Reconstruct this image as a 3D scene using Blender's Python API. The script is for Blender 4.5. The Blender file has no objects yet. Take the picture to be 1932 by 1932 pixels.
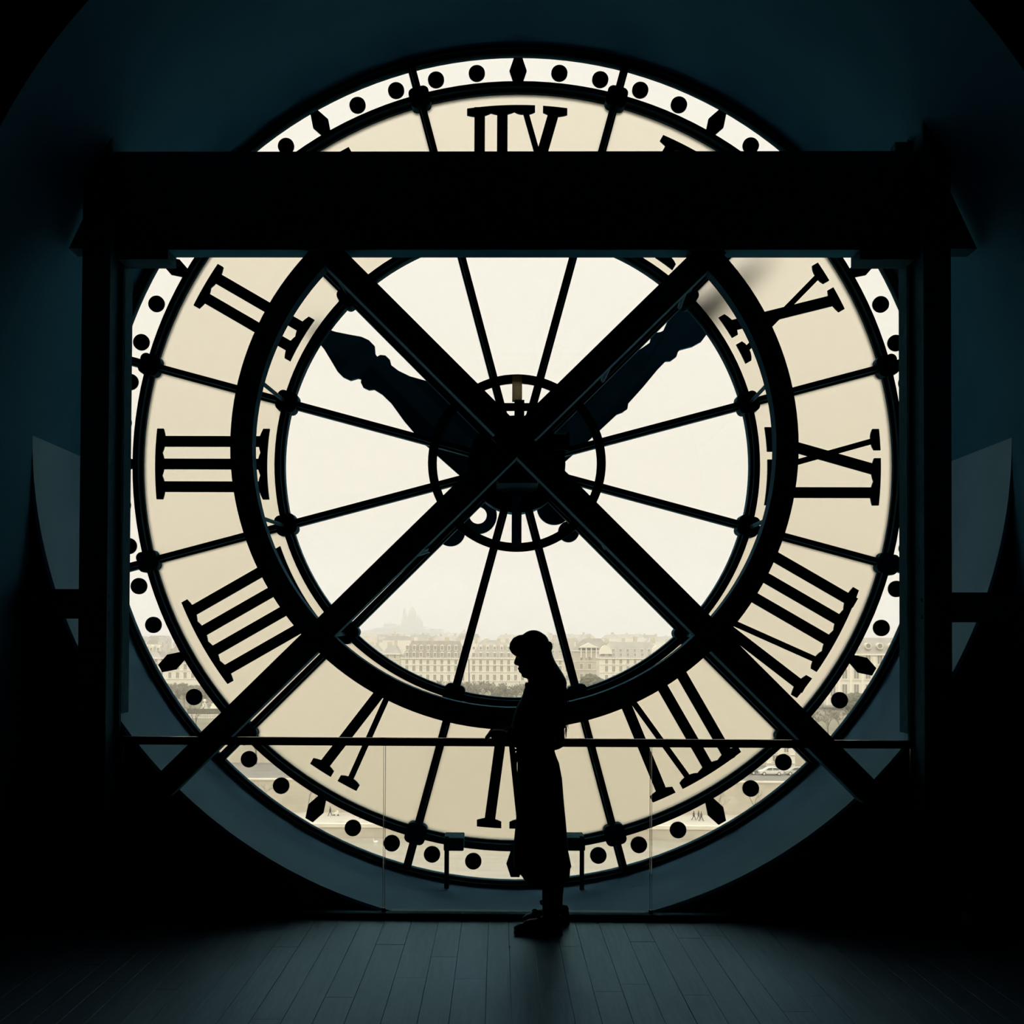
import bpy, bmesh, math, random
from mathutils import Vector, Matrix
from math import sin, cos, pi, radians, sqrt, atan2

scene = bpy.context.scene
COL = scene.collection
rnd = random.Random(7)

# ---------------------------------------------------------------- camera
EYE = 1.64                                   # lens height above the wooden floor
YAW, PITCH, ROLL = 0.0114, 0.0173, 0.0043
PPX, PPY, FPX = 917.7, 1169.0, 2000.0        # principal point and focal length, in px of the 1932 frame
_fwd = Vector((-sin(YAW) * cos(PITCH), cos(YAW) * cos(PITCH), sin(PITCH)))
_r0 = Vector((cos(YAW), sin(YAW), 0.0)); _u0 = _r0.cross(_fwd)
RGT = cos(ROLL) * _r0 + sin(ROLL) * _u0
UPV = -sin(ROLL) * _r0 + cos(ROLL) * _u0
cam_d = bpy.data.cameras.new('camera')
cam_d.sensor_width = 36.0
cam_d.lens = 36.0 * FPX / 1932.0
cam_d.shift_x = (966.0 - PPX) / 1932.0
cam_d.shift_y = (PPY - 966.0) / 1932.0
cam_d.clip_start = 0.05
cam_d.clip_end = 9000.0
cam = bpy.data.objects.new('camera', cam_d)
COL.objects.link(cam)
cam.matrix_world = Matrix(((RGT.x, UPV.x, -_fwd.x, 0.0), (RGT.y, UPV.y, -_fwd.y, 0.0),
                           (RGT.z, UPV.z, -_fwd.z, EYE), (0, 0, 0, 1)))
scene.camera = cam


def at(px, py, Y):
    """survey helper: the point of the place at depth Y that the photograph shows at (px, py)"""
    d = _fwd + RGT * ((px - PPX) / FPX) - UPV * ((py - PPY) / FPX)
    k = Y / d.y
    return Vector((d.x * k, Y, EYE + d.z * k))


# ---------------------------------------------------------------- sky, sun, exposure
world = bpy.data.worlds.new('overcast_sky')
scene.world = world
world.use_nodes = True
wn = world.node_tree
wn.nodes.clear()
w_out = wn.nodes.new('ShaderNodeOutputWorld')
w_bg = wn.nodes.new('ShaderNodeBackground')
w_tc = wn.nodes.new('ShaderNodeTexCoord')
w_sep = wn.nodes.new('ShaderNodeSeparateXYZ')
w_ramp = wn.nodes.new('ShaderNodeValToRGB')
w_map = wn.nodes.new('ShaderNodeMapRange')
w_map.inputs['From Min'].default_value = -0.2
w_map.inputs['From Max'].default_value = 1.0
wn.links.new(w_tc.outputs['Generated'], w_sep.inputs[0])
wn.links.new(w_sep.outputs['Z'], w_map.inputs['Value'])
wn.links.new(w_map.outputs[0], w_ramp.inputs[0])
wn.links.new(w_ramp.outputs[0], w_bg.inputs[0])
wn.links.new(w_bg.outputs[0], w_out.inputs[0])
cr = w_ramp.color_ramp
cr.elements[0].position = 0.0; cr.elements[0].color = (0.66, 0.60, 0.48, 1)
cr.elements[1].position = 1.0; cr.elements[1].color = (2.75, 2.86, 3.0, 1)
for p, c in ((0.167, (0.84, 0.77, 0.62, 1)), (0.25, (0.92, 0.86, 0.73, 1)), (0.36, (0.985, 0.945, 0.83, 1)), (0.46, (1.015, 0.985, 0.885, 1)), (0.58, (1.02, 1.00, 0.91, 1)), (0.70, (1.58, 1.58, 1.54, 1))):
    e = cr.elements.new(p); e.color = c
w_bg.inputs['Strength'].default_value = 1.0

sun_d = bpy.data.lights.new('hazy_sun', 'SUN')
sun_d.energy = 1.25
sun_d.color = (1.0, 0.93, 0.78)
sun_d.angle = radians(12)
sun = bpy.data.objects.new('hazy_sun', sun_d)
COL.objects.link(sun)
sun.rotation_euler = (radians(52), 0, radians(-14))      # high in the south, behind the viewer
sun.location = (0, -30, 60)

vs = scene.view_settings
vs.view_transform = 'Standard'
vs.look = 'None'
vs.gamma = 1.0
vs.use_curve_mapping = False
vs.exposure = 0.0
cy = scene.cycles
cy.max_bounces = 5
cy.diffuse_bounces = 2
cy.glossy_bounces = 2
cy.transmission_bounces = 4
cy.use_adaptive_sampling = True
cy.adaptive_threshold = 0.06
cy.adaptive_min_samples = 24
cy.transparent_max_bounces = 14
cy.volume_bounces = 1
cy.use_denoising = True
cy.sample_clamp_indirect = 4.0
cy.caustics_reflective = False
cy.caustics_refractive = True


# ---------------------------------------------------------------- materials
def mat(name, col, rough=0.6, metal=0.0, spec=0.4, var=0.0, scale=8.0, bump=0.0, stretch=None, coord='Object', sheen=(1, 1, 1)):
    m = bpy.data.materials.new(name)
    m.use_nodes = True
    nt = m.node_tree
    b = nt.nodes['Principled BSDF']
    b.inputs['Base Color'].default_value = (*col, 1)
    b.inputs['Roughness'].default_value = rough
    b.inputs['Metallic'].default_value = metal
    b.inputs['Specular IOR Level'].default_value = spec
    b.inputs['Specular Tint'].default_value = (*sheen, 1)
    if var > 0 or bump > 0:
        tc = nt.nodes.new('ShaderNodeTexCoord')
        mp = nt.nodes.new('ShaderNodeMapping')
        if stretch:
            mp.inputs['Scale'].default_value = stretch
        nz = nt.nodes.new('ShaderNodeTexNoise')
        nz.inputs['Scale'].default_value = scale
        nz.inputs['Detail'].default_value = 5
        nt.links.new(tc.outputs[coord], mp.inputs[0])
        nt.links.new(mp.outputs[0], nz.inputs['Vector'])
        if var > 0:
            rp = nt.nodes.new('ShaderNodeValToRGB')
            rp.color_ramp.elements[0].position = 0.3
            rp.color_ramp.elements[1].position = 0.7
            rp.color_ramp.elements[0].color = tuple(c * (1 - var) for c in col) + (1,)
            rp.color_ramp.elements[1].color = tuple(min(1, c * (1 + var)) for c in col) + (1,)
            nt.links.new(nz.outputs['Fac'], rp.inputs[0])
            nt.links.new(rp.outputs[0], b.inputs['Base Color'])
        if bump > 0:
            bp = nt.nodes.new('ShaderNodeBump')
            bp.inputs['Strength'].default_value = bump
            bp.inputs['Distance'].default_value = 0.01
            nt.links.new(nz.outputs['Fac'], bp.inputs['Height'])
            nt.links.new(bp.outputs[0], b.inputs['Normal'])
    if sheen != (1, 1, 1):
        tint_gloss(m, sheen, rough, 1.0 + 0.9 * spec)
    return m


def tint_gloss(m, tint, rough, ior, normal=None):
    """swap the principled surface for matt colour under a tinted satin coat"""
    nt = m.node_tree
    b = nt.nodes['Principled BSDF']
    o = next(n for n in nt.nodes if n.type == 'OUTPUT_MATERIAL')
    df = nt.nodes.new('ShaderNodeBsdfDiffuse'); gl = nt.nodes.new('ShaderNodeBsdfGlossy')
    fr = nt.nodes.new('ShaderNodeFresnel'); mx = nt.nodes.new('ShaderNodeMixShader')
    fr.inputs['IOR'].default_value = ior
    gl.inputs['Color'].default_value = (*tint, 1)
    gl.inputs['Roughness'].default_value = rough
    df.inputs['Color'].default_value = b.inputs['Base Color'].default_value
    for l in list(b.inputs['Base Color'].links): nt.links.new(l.from_socket, df.inputs['Color'])
    for l in list(b.inputs['Normal'].links):
        for t in (df, gl, fr): nt.links.new(l.from_socket, t.inputs['Normal'])
    nt.links.new(fr.outputs[0], mx.inputs[0]); nt.links.new(df.outputs[0], mx.inputs[1]); nt.links.new(gl.outputs[0], mx.inputs[2])
    nt.links.new(mx.outputs[0], o.inputs['Surface'])
    nt.nodes.remove(b)


def glass_mat(name, tint, ior=1.45, rough=0.0, gain=1.0):
    m = bpy.data.materials.new(name)
    m.use_nodes = True
    nt = m.node_tree
    nt.nodes.clear()
    o = nt.nodes.new('ShaderNodeOutputMaterial')
    mx = nt.nodes.new('ShaderNodeMixShader')
    tr = nt.nodes.new('ShaderNodeBsdfTransparent')
    gl = nt.nodes.new('ShaderNodeBsdfGlossy')
    fr = nt.nodes.new('ShaderNodeFresnel')
    fr.inputs['IOR'].default_value = ior
    tr.inputs[0].default_value = (*tint, 1)
    gl.inputs['Roughness'].default_value = rough
    nt.links.new(fr.outputs[0], mx.inputs[0])
    nt.links.new(tr.outputs[0], mx.inputs[1])
    nt.links.new(gl.outputs[0], mx.inputs[2])
    nt.links.new(mx.outputs[0], o.inputs[0])
    return m


def opal_mat(name, trans, frost, fac):
    """milky glass: part of the light scatters fully, part passes as through frosted glass"""
    m = bpy.data.materials.new(name)
    m.use_nodes = True
    nt = m.node_tree
    nt.nodes.clear()
    o = nt.nodes.new('ShaderNodeOutputMaterial')
    mx = nt.nodes.new('ShaderNodeMixShader')
    t = nt.nodes.new('ShaderNodeBsdfTranslucent')
    d = nt.nodes.new('ShaderNodeBsdfRefraction')
    t.inputs[0].default_value = (*trans, 1)
    d.inputs[0].default_value = (*frost, 1)
    d.inputs['Roughness'].default_value = 1.0
    d.inputs['IOR'].default_value = 1.5
    mx.inputs[0].default_value = fac
    nt.links.new(t.outputs[0], mx.inputs[1])
    nt.links.new(d.outputs[0], mx.inputs[2])
    nt.links.new(mx.outputs[0], o.inputs[0])
    return m


M = {}
M['plaster'] = mat('plaster_lit_tone', (0.26, 0.58, 0.86), 0.8, spec=0.2, sheen=(0.12, 0.30, 0.42), var=0.06, scale=2.2)  # tunnel plaster, kept paler to imitate daylight on the lower half
M['vault'] = mat('plaster_shaded_tone', (0.045, 0.23, 0.41), 0.8, spec=0.2, sheen=(0.12, 0.30, 0.42), var=0.06, scale=2.2)  # same tunnel plaster, darkened to imitate shade in the vault
M['lit_underside'] = mat('painted_lit_underside', (0.05, 0.36, 0.58), 0.7, spec=0.2, sheen=(0.12, 0.30, 0.42), var=0.1, scale=6)  # lighter than the frame steel, imitates light on the beam underside
M['darkwall'] = mat('near_black_wall_paint', (0.006, 0.012, 0.016), 0.9, spec=0.1, sheen=(0.12, 0.30, 0.42), var=0.1, scale=3)
M['steel'] = mat('black_painted_steel', (0.020, 0.100, 0.160), 0.65, spec=0.22, sheen=(0.12, 0.30, 0.42), var=0.2, scale=14, bump=0.08)
M['iron'] = mat('black_cast_iron', (0.004, 0.016, 0.026), 0.6, spec=0.25, sheen=(0.12, 0.30, 0.42), var=0.25, scale=20, bump=0.1)
M['numeral'] = mat('black_enamel', (0.004, 0.009, 0.013), 0.55, spec=0.3, sheen=(0.12, 0.30, 0.42))
M['hand'] = mat('dark_teal_painted_sheet', (0.020, 0.110, 0.180), 0.6, spec=0.2, sheen=(0.12, 0.30, 0.42), var=0.25, scale=6)
M['resin'] = opal_mat('yellowed_resin', (0.55, 0.50, 0.36), (0.5, 0.45, 0.33), 0.1)
M['clear'] = glass_mat('clear_window_glass', (0.985, 0.98, 0.965))
M['opal'] = opal_mat('milky_opal_glass', (1.0, 0.95, 0.82), (1.0, 0.935, 0.81), 0.78)
M['rail_glass'] = glass_mat('balustrade_glass', (0.985, 0.99, 0.98), ior=1.4)
M['glass_edge'] = mat('polished_glass_edge', (0.55, 0.62, 0.58), 0.2, spec=0.8)
M['chrome'] = mat('brushed_dark_rail_steel', (0.02, 0.035, 0.045), 0.25, spec=0.6, sheen=(0.55, 0.62, 0.60))
M['threshold'] = mat('pale_metal_threshold', (0.16, 0.27, 0.32), 0.5, spec=0.4, sheen=(0.25, 0.5, 0.62), var=0.1, scale=12)
M['cloth'] = mat('black_wool', (0.006, 0.009, 0.011), 0.9, sheen=(0.12, 0.30, 0.42), spec=0.1, var=0.3, scale=40, bump=0.1)
M['skirt'] = mat('charcoal_skirt_cloth', (0.008, 0.012, 0.015), 0.9, sheen=(0.12, 0.30, 0.42), spec=0.1, var=0.3, scale=30, bump=0.1)
M['hair'] = mat('dark_hair', (0.008, 0.010, 0.012), 0.55, sheen=(0.12, 0.30, 0.42), spec=0.3, var=0.3, scale=60, stretch=(1, 1, 0.08))
M['skin'] = mat('skin', (0.10, 0.075, 0.06), 0.6, spec=0.3)
M['shoe'] = mat('dark_shoe_leather', (0.008, 0.016, 0.020), 0.5, spec=0.3, sheen=(0.12, 0.30, 0.42))
M['pet'] = glass_mat('clear_bottle_plastic', (0.80, 0.86, 0.88), ior=1.45)
M['bottle_label'] = mat('pale_bottle_label', (0.42, 0.56, 0.62), 0.5)
M['cap'] = mat('blue_bottle_cap', (0.30, 0.42, 0.50), 0.4)


def wood_mat():
    m = bpy.data.materials.new('oiled_oak_plank')
    m.use_nodes = True
    nt = m.node_tree
    b = nt.nodes['Principled BSDF']
    tc = nt.nodes.new('ShaderNodeTexCoord')
    mp = nt.nodes.new('ShaderNodeMapping')
    mp.inputs['Scale'].default_value = (14, 1.0, 14)
    nz = nt.nodes.new('ShaderNodeTexNoise'); nz.inputs['Scale'].default_value = 3.0; nz.inputs['Detail'].default_value = 7
    nz.inputs['Distortion'].default_value = 0.8
    oi = nt.nodes.new('ShaderNodeObjectInfo')
    ad = nt.nodes.new('ShaderNodeVectorMath'); ad.operation = 'ADD'
    sc = nt.nodes.new('ShaderNodeVectorMath'); sc.operation = 'SCALE'; sc.inputs['Scale'].default_value = 37.0
    cb = nt.nodes.new('ShaderNodeCombineXYZ')
    nt.links.new(oi.outputs['Random'], cb.inputs[0]); nt.links.new(oi.outputs['Random'], cb.inputs[1])
    nt.links.new(cb.outputs[0], sc.inputs[0])
    nt.links.new(tc.outputs['Object'], ad.inputs[0]); nt.links.new(sc.outputs[0], ad.inputs[1])
    nt.links.new(ad.outputs[0], mp.inputs[0]); nt.links.new(mp.outputs[0], nz.inputs['Vector'])
    rp = nt.nodes.new('ShaderNodeValToRGB')
    rp.color_ramp.elements[0].position = 0.3; rp.color_ramp.elements[0].color = (0.055, 0.120, 0.200, 1)
    rp.color_ramp.elements[1].position = 0.72; rp.color_ramp.elements[1].color = (0.098, 0.182, 0.275, 1)
    nt.links.new(nz.outputs['Fac'], rp.inputs[0])
    hs = nt.nodes.new('ShaderNodeHueSaturation')
    mr = nt.nodes.new('ShaderNodeMapRange'); mr.inputs['To Min'].default_value = 0.86; mr.inputs['To Max'].default_value = 1.12
    nt.links.new(oi.outputs['Random'], mr.inputs['Value']); nt.links.new(mr.outputs[0], hs.inputs['Value'])
    nt.links.new(rp.outputs[0], hs.inputs['Color']); nt.links.new(hs.outputs[0], b.inputs['Base Color'])
    b.inputs['Roughness'].default_value = 0.42
    b.inputs['Specular IOR Level'].default_value = 0.4
    b.inputs['Specular Tint'].default_value = (0.30, 0.72, 1.0, 1)
    bp = nt.nodes.new('ShaderNodeBump'); bp.inputs['Strength'].default_value = 0.25; bp.inputs['Distance'].default_value = 0.004
    nt.links.new(nz.outputs['Fac'], bp.inputs['Height']); nt.links.new(bp.outputs[0], b.inputs['Normal'])
    tint_gloss(m, (0.40, 0.73, 1.0), 0.40, 1.42)
    return m


M['wood'] = wood_mat()


# ---------------------------------------------------------------- mesh helpers
def link(name, me, m=None, parent=None, loc=(0, 0, 0), rot=(0, 0, 0)):
    o = bpy.data.objects.new(name, me)
    COL.objects.link(o)
    if m is not None and me is not None and len(me.materials) == 0:
        for k in (m if isinstance(m, (list, tuple)) else [m]):
            me.materials.append(k)
    if parent is not None:
        o.parent = parent
    o.location = loc
    o.rotation_euler = rot
    return o


def mesh_of(name, bm, smooth=False):
    bmesh.ops.recalc_face_normals(bm, faces=bm.faces[:])
    me = bpy.data.meshes.new(name)
    bm.to_mesh(me)
    bm.free()
    if smooth:
        for p in me.polygons:
            p.use_smooth = True
    return me


def obj(name, bm, m, parent=None, loc=(0, 0, 0), rot=(0, 0, 0), smooth=False):
    return link(name, mesh_of(name, bm, smooth), m, parent, loc, rot)


def tag(o, label=None, cat=None, group=None, kind=None):
    if label: o['label'] = label
    if cat: o['category'] = cat
    if group: o['group'] = group
    if kind: o['kind'] = kind
    return o


def empty(name, loc=(0, 0, 0), label=None, cat=None, group=None):
    o = bpy.data.objects.new(name, None)
    COL.objects.link(o)
    o.location = loc
    o.empty_display_size = 0.2
    return tag(o, label, cat, group)


def dup(o, parent=None, loc=None, rot=None):
    c = o.copy()
    COL.objects.link(c)
    c.parent = parent
    if loc is not None: c.location = loc
    if rot is not None: c.rotation_euler = rot
    return c


def box(bm, x0, x1, y0, y1, z0, z1, mi=0):
    v = [bm.verts.new(p) for p in ((x0, y0, z0), (x1, y0, z0), (x1, y1, z0), (x0, y1, z0),
                                   (x0, y0, z1), (x1, y0, z1), (x1, y1, z1), (x0, y1, z1))]
    for f in ((0, 3, 2, 1), (4, 5, 6, 7), (0, 1, 5, 4), (1, 2, 6, 5), (2, 3, 7, 6), (3, 0, 4, 7)):
        bm.faces.new([v[i] for i in f]).material_index = mi
    return v


def prism(bm, pts, y0, y1, front=0, back=0, side=0):
    """polygon in the x-z plane pushed from y0 to y1"""
    a = [bm.verts.new((x, y0, z)) for x, z in pts]
    b = [bm.verts.new((x, y1, z)) for x, z in pts]
    n = len(pts)
    bm.faces.new(a).material_index = front
    bm.faces.new(b[::-1]).material_index = back
    for i in range(n):
        j = (i + 1) % n
        bm.faces.new((a[i], b[i], b[j], a[j])).material_index = side


def ring(bm, prof, a0=0.0, a1=2 * pi, n=96, cx=0, cz=0):
    """closed profile [(r, y)] swept about the y axis"""
    full = abs(a1 - a0 - 2 * pi) < 1e-6
    m = n if full else n + 1
    cols = []
    for i in range(m):
        t = a0 + (a1 - a0) * i / n
        cols.append([bm.verts.new((cx + r * cos(t), y, cz + r * sin(t))) for r, y in prof])
    k = len(prof)
    for i in range(n):
        A, B = cols[i], cols[(i + 1) % m]
        for j in range(k):
            q = (j + 1) % k
            bm.faces.new((A[j], A[q], B[q], B[j]))
    if not full:
        bm.faces.new(cols[0]); bm.faces.new(cols[-1][::-1])


def lathe(bm, prof, n=24, c=(0, 0, 0)):
    """open profile [(r, z)] about the z axis, closed at the ends"""
    rows = []
    for r, z in prof:
        rows.append([bm.verts.new((c[0] + r * cos(2 * pi * i / n), c[1] + r * sin(2 * pi * i / n), c[2] + z)) for i in range(n)])
    for a, b in zip(rows, rows[1:]):
        for i in range(n):
            j = (i + 1) % n
            bm.faces.new((a[i], a[j], b[j], b[i]))
    bm.faces.new(rows[0][::-1]); bm.faces.new(rows[-1])


def tube(bm, pts, rad, n=8):
    """round bar through the points; rad a number or one per point"""
    pts = [Vector(p) for p in pts]
    if not isinstance(rad, (list, tuple)):
        rad = [rad] * len(pts)
    rows = []
    up = None
    for i, p in enumerate(pts):
        d = (pts[min(i + 1, len(pts) - 1)] - pts[max(i - 1, 0)])
        if d.length < 1e-9: d = Vector((0, 0, 1))
        d.normalize()
        if up is None:
            up = d.cross(Vector((0.31, 0.77, 0.55)))
        s = up - d * up.dot(d)
        if s.length < 1e-6: s = d.orthogonal()
        s.normalize(); up = s
        t = d.cross(s)
        rows.append([bm.verts.new(p + (s * cos(2 * pi * k / n) + t * sin(2 * pi * k / n)) * rad[i]) for k in range(n)])
    for a, b in zip(rows, rows[1:]):
        for k in range(n):
            j = (k + 1) % n
            bm.faces.new((a[k], a[j], b[j], b[k]))
    bm.faces.new(rows[0][::-1]); bm.faces.new(rows[-1])


def ball(bm, c, r, u=14, v=10, rot=None):
    rx, ry, rz = r if isinstance(r, (list, tuple)) else (r, r, r)
    mt = Matrix.Translation(c) @ (rot.to_4x4() if rot else Matrix()) @ Matrix.Diagonal((rx, ry, rz, 1))
    bmesh.ops.create_uvsphere(bm, u_segments=u, v_segments=v, radius=1.0, matrix=mt)


def slab_loft(bm, rows, n=24, p=2.0, cy=0.0):
    """rows of (z, xfront, xback, halfwidth[, ycentre]) lofted as rounded sections"""
    R = []
    for row in rows:
        z, xf, xb, hw = row[:4]
        yc = row[4] if len(row) > 4 else cy
        cx, rx = (xf + xb) / 2, (xb - xf) / 2
        vs_ = []
        for k in range(n):
            t = 2 * pi * k / n
            c, s = cos(t), sin(t)
            vs_.append(bm.verts.new((cx + rx * math.copysign(abs(c) ** (2 / p), c), yc + hw * math.copysign(abs(s) ** (2 / p), s), z)))
        R.append(vs_)
    for a, b in zip(R, R[1:]):
        for k in range(n):
            j = (k + 1) % n
            bm.faces.new((a[k], a[j], b[j], b[k]))
    bm.faces.new(R[0][::-1]); bm.faces.new(R[-1])


def remesh(o, voxel, smooth_it=2):
    bpy.context.view_layer.update()
    md = o.modifiers.new('remesh', 'REMESH'); md.mode = 'VOXEL'; md.voxel_size = voxel; md.use_smooth_shade = True
    if smooth_it:
        s = o.modifiers.new('smooth', 'SMOOTH'); s.iterations = smooth_it; s.factor = 0.5
    dg = bpy.context.evaluated_depsgraph_get()
    me = bpy.data.meshes.new_from_object(o.evaluated_get(dg))
    o.modifiers.clear()
    old = o.data
    mats = [k for k in old.materials]
    o.data = me
    if len(me.materials) == 0:
        for k in mats: me.materials.append(k)
    bpy.data.meshes.remove(old)
    for p in me.polygons: p.use_smooth = True


# ---------------------------------------------------------------- the place: main measures (metres)
CX, CZ = 0.1225, 2.855           # centre of the dial
DG = 7.434                       # depth of the dial glass
D1 = 6.37                        # lower wall with the round opening
D0 = 5.24                        # mouth of the vault
RT = 2.95                        # radius of tunnel and vault
RO, RI = 2.662, 1.665            # the two iron rings of the dial


def arc(r, a0, a1, n, cx=CX, cz=CZ):
    return [(cx + r * cos(a0 + (a1 - a0) * i / n), cz + r * sin(a0 + (a1 - a0) * i / n)) for i in range(n + 1)]


# ---- structure
WT = 0.30
SPR = 0.0                        # shade painted into the vault colour stops at the springing line
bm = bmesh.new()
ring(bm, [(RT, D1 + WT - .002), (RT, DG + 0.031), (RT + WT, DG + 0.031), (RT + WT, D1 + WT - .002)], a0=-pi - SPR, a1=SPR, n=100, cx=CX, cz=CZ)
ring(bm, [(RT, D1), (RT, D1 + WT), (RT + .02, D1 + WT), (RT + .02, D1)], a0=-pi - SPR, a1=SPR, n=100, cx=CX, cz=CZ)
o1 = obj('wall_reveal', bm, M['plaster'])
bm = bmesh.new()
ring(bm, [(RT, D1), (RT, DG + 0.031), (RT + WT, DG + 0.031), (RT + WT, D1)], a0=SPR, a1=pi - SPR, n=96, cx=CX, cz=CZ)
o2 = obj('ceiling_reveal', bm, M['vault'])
for o in (o1, o2):
    tag(o, kind='structure')
    for p in o.data.polygons: p.use_smooth = True
    o.data.set_sharp_from_angle(angle=radians(40))

bm = bmesh.new()
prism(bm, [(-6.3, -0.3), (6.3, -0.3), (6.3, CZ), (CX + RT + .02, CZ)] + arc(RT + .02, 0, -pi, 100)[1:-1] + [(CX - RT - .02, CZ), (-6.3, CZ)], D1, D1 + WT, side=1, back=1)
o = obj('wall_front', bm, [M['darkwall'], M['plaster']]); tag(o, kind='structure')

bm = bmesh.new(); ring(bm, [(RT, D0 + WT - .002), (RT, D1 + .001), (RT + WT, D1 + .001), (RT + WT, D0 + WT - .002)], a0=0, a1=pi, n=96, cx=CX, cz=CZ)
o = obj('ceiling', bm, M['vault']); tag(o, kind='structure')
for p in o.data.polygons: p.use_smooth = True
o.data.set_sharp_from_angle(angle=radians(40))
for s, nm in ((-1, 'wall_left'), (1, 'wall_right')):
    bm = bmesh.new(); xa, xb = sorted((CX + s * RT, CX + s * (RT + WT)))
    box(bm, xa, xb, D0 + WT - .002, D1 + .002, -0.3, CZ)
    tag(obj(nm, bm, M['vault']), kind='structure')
bm = bmesh.new()
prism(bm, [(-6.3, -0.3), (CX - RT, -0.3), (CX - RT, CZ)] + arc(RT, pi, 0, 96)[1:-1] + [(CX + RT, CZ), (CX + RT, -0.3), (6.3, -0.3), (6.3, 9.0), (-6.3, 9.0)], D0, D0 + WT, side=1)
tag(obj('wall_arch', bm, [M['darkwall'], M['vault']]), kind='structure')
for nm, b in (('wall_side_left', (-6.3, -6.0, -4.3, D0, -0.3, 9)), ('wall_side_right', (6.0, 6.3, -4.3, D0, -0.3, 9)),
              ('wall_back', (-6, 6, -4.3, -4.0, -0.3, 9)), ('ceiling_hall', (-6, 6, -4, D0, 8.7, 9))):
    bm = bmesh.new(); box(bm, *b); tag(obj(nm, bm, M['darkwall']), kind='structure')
bm = bmesh.new(); box(bm, -6, 6, -4.0, D1 + 0.05, -0.3, -0.022)
floor = obj('floor', bm, M['wood']); tag(floor, kind='structure')

# wooden boards, each one a piece of the floor
x = -3.6
plank_cache = {}
while x < 3.9:
    w = rnd.choice((0.115, 0.135, 0.135, 0.155))
    y = 3.3 + rnd.uniform(-0.9, 0.0)
    while y < 6.30:
        L = rnd.choice((1.6, 2.1, 2.6, 3.2))
        y1 = min(y + L, 6.30)
        if y1 - y > 0.1:
            key = (w, round(y1 - y, 2))
            if key not in plank_cache:
                bm = bmesh.new(); box(bm, 0.0007, w - 0.0007, 0.0008, y1 - y - 0.0008, -0.020, 0.0)
                bmesh.ops.bevel(bm, geom=[e for e in bm.edges if all(v.co.z > -0.001 for v in e.verts)], offset=0.0012, segments=1, affect='EDGES')
                me = mesh_of('plank', bm); me.materials.append(M['wood']); plank_cache[key] = me
            link('plank', plank_cache[key], None, floor, (x, y, -0.002 + rnd.uniform(-0.0006, 0.0006)))
        y = y1 if y1 < 6.30 else 7
    x += w
# plain boards in front (towards the viewer) carried on as one slab
bm = bmesh.new(); box(bm, -6, -3.6, -4, 6.3, -0.022, -0.002); box(bm, 3.95, 6, -4, 6.3, -0.022, -0.002); box(bm, -3.6, 3.95, -4, 2.4, -0.022, -0.002)
obj('floor_margin', bm, M['wood'], floor)

# ---------------------------------------------------------------- the great clock
clock = empty('clock', (CX, DG, CZ - RT), 'giant round glass clock seen from behind, with black mirrored roman numerals', 'clock')
UP = (0, 0, RT)
SEG = 160


def cpart(name, bm, m, smooth=False, rot=(0, 0, 0), parent=clock):
    return obj(name, bm, m, parent, UP if parent is clock else (0, 0, 0), rot, smooth)


bm = bmesh.new(); ring(bm, [(2.905, -0.03), (2.905, 0.03), (RT + .004, 0.03), (RT + .004, -0.07), (2.925, -0.07), (2.925, -0.03)], n=SEG)
cpart('outer_rim', bm, M['iron'])


def stepped(r, w, t):
    return [(r - w, 0.035), (r + w, 0.035), (r + w, -0.035), (r + w * .5, -0.035), (r + w * .5, -0.035 - t),
            (r - w * .5, -0.035 - t), (r - w * .5, -0.035), (r - w, -0.035)]


bm = bmesh.new(); ring(bm, stepped(RO, 0.037, 0.05), n=SEG); cpart('numeral_ring', bm, M['iron'])
bm = bmesh.new(); ring(bm, stepped(RI, 0.034, 0.05), n=SEG); cpart('inner_ring', bm, M['iron'])
bm = bmesh.new(); ring(bm, [(0.556, -0.10), (0.556, -0.075), (0.617, -0.075), (0.617, -0.10)], n=96); hub_ring = cpart('hub_ring', bm, M['iron'])

# twelve glazing spokes, twenty-four rosettes, panes
bm = bmesh.new()
prism(bm, [(0.22, -0.028), (2.91, -0.028), (2.91, 0.028), (0.22, 0.028)], -0.03, 0.03)
prism(bm, [(0.22, -0.014), (2.91, -0.014), (2.91, 0.014), (0.22, 0.014)], -0.075, -0.03)
spoke_me = mesh_of('spoke', bm); spoke_me.materials.append(M['iron'])
bm = bmesh.new()
prism(bm, [((0.060 + 0.026 * abs(sin(2 * t))) * cos(t), (0.060 + 0.026 * abs(sin(2 * t))) * sin(t)) for t in [2 * pi * k / 32 for k in range(32)]], -0.085, 0.03)
ros_me = mesh_of('rosette', bm); ros_me.materials.append(M['iron'])


def sector(r0, r1, a0, a1, n):
    return [(r1 * cos(a0 + (a1 - a0) * i / n), r1 * sin(a0 + (a1 - a0) * i / n)) for i in range(n + 1)] + \
           [(r0 * cos(a1 + (a0 - a1) * i / n), r0 * sin(a1 + (a0 - a1) * i / n)) for i in range(n + 1)]


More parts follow.
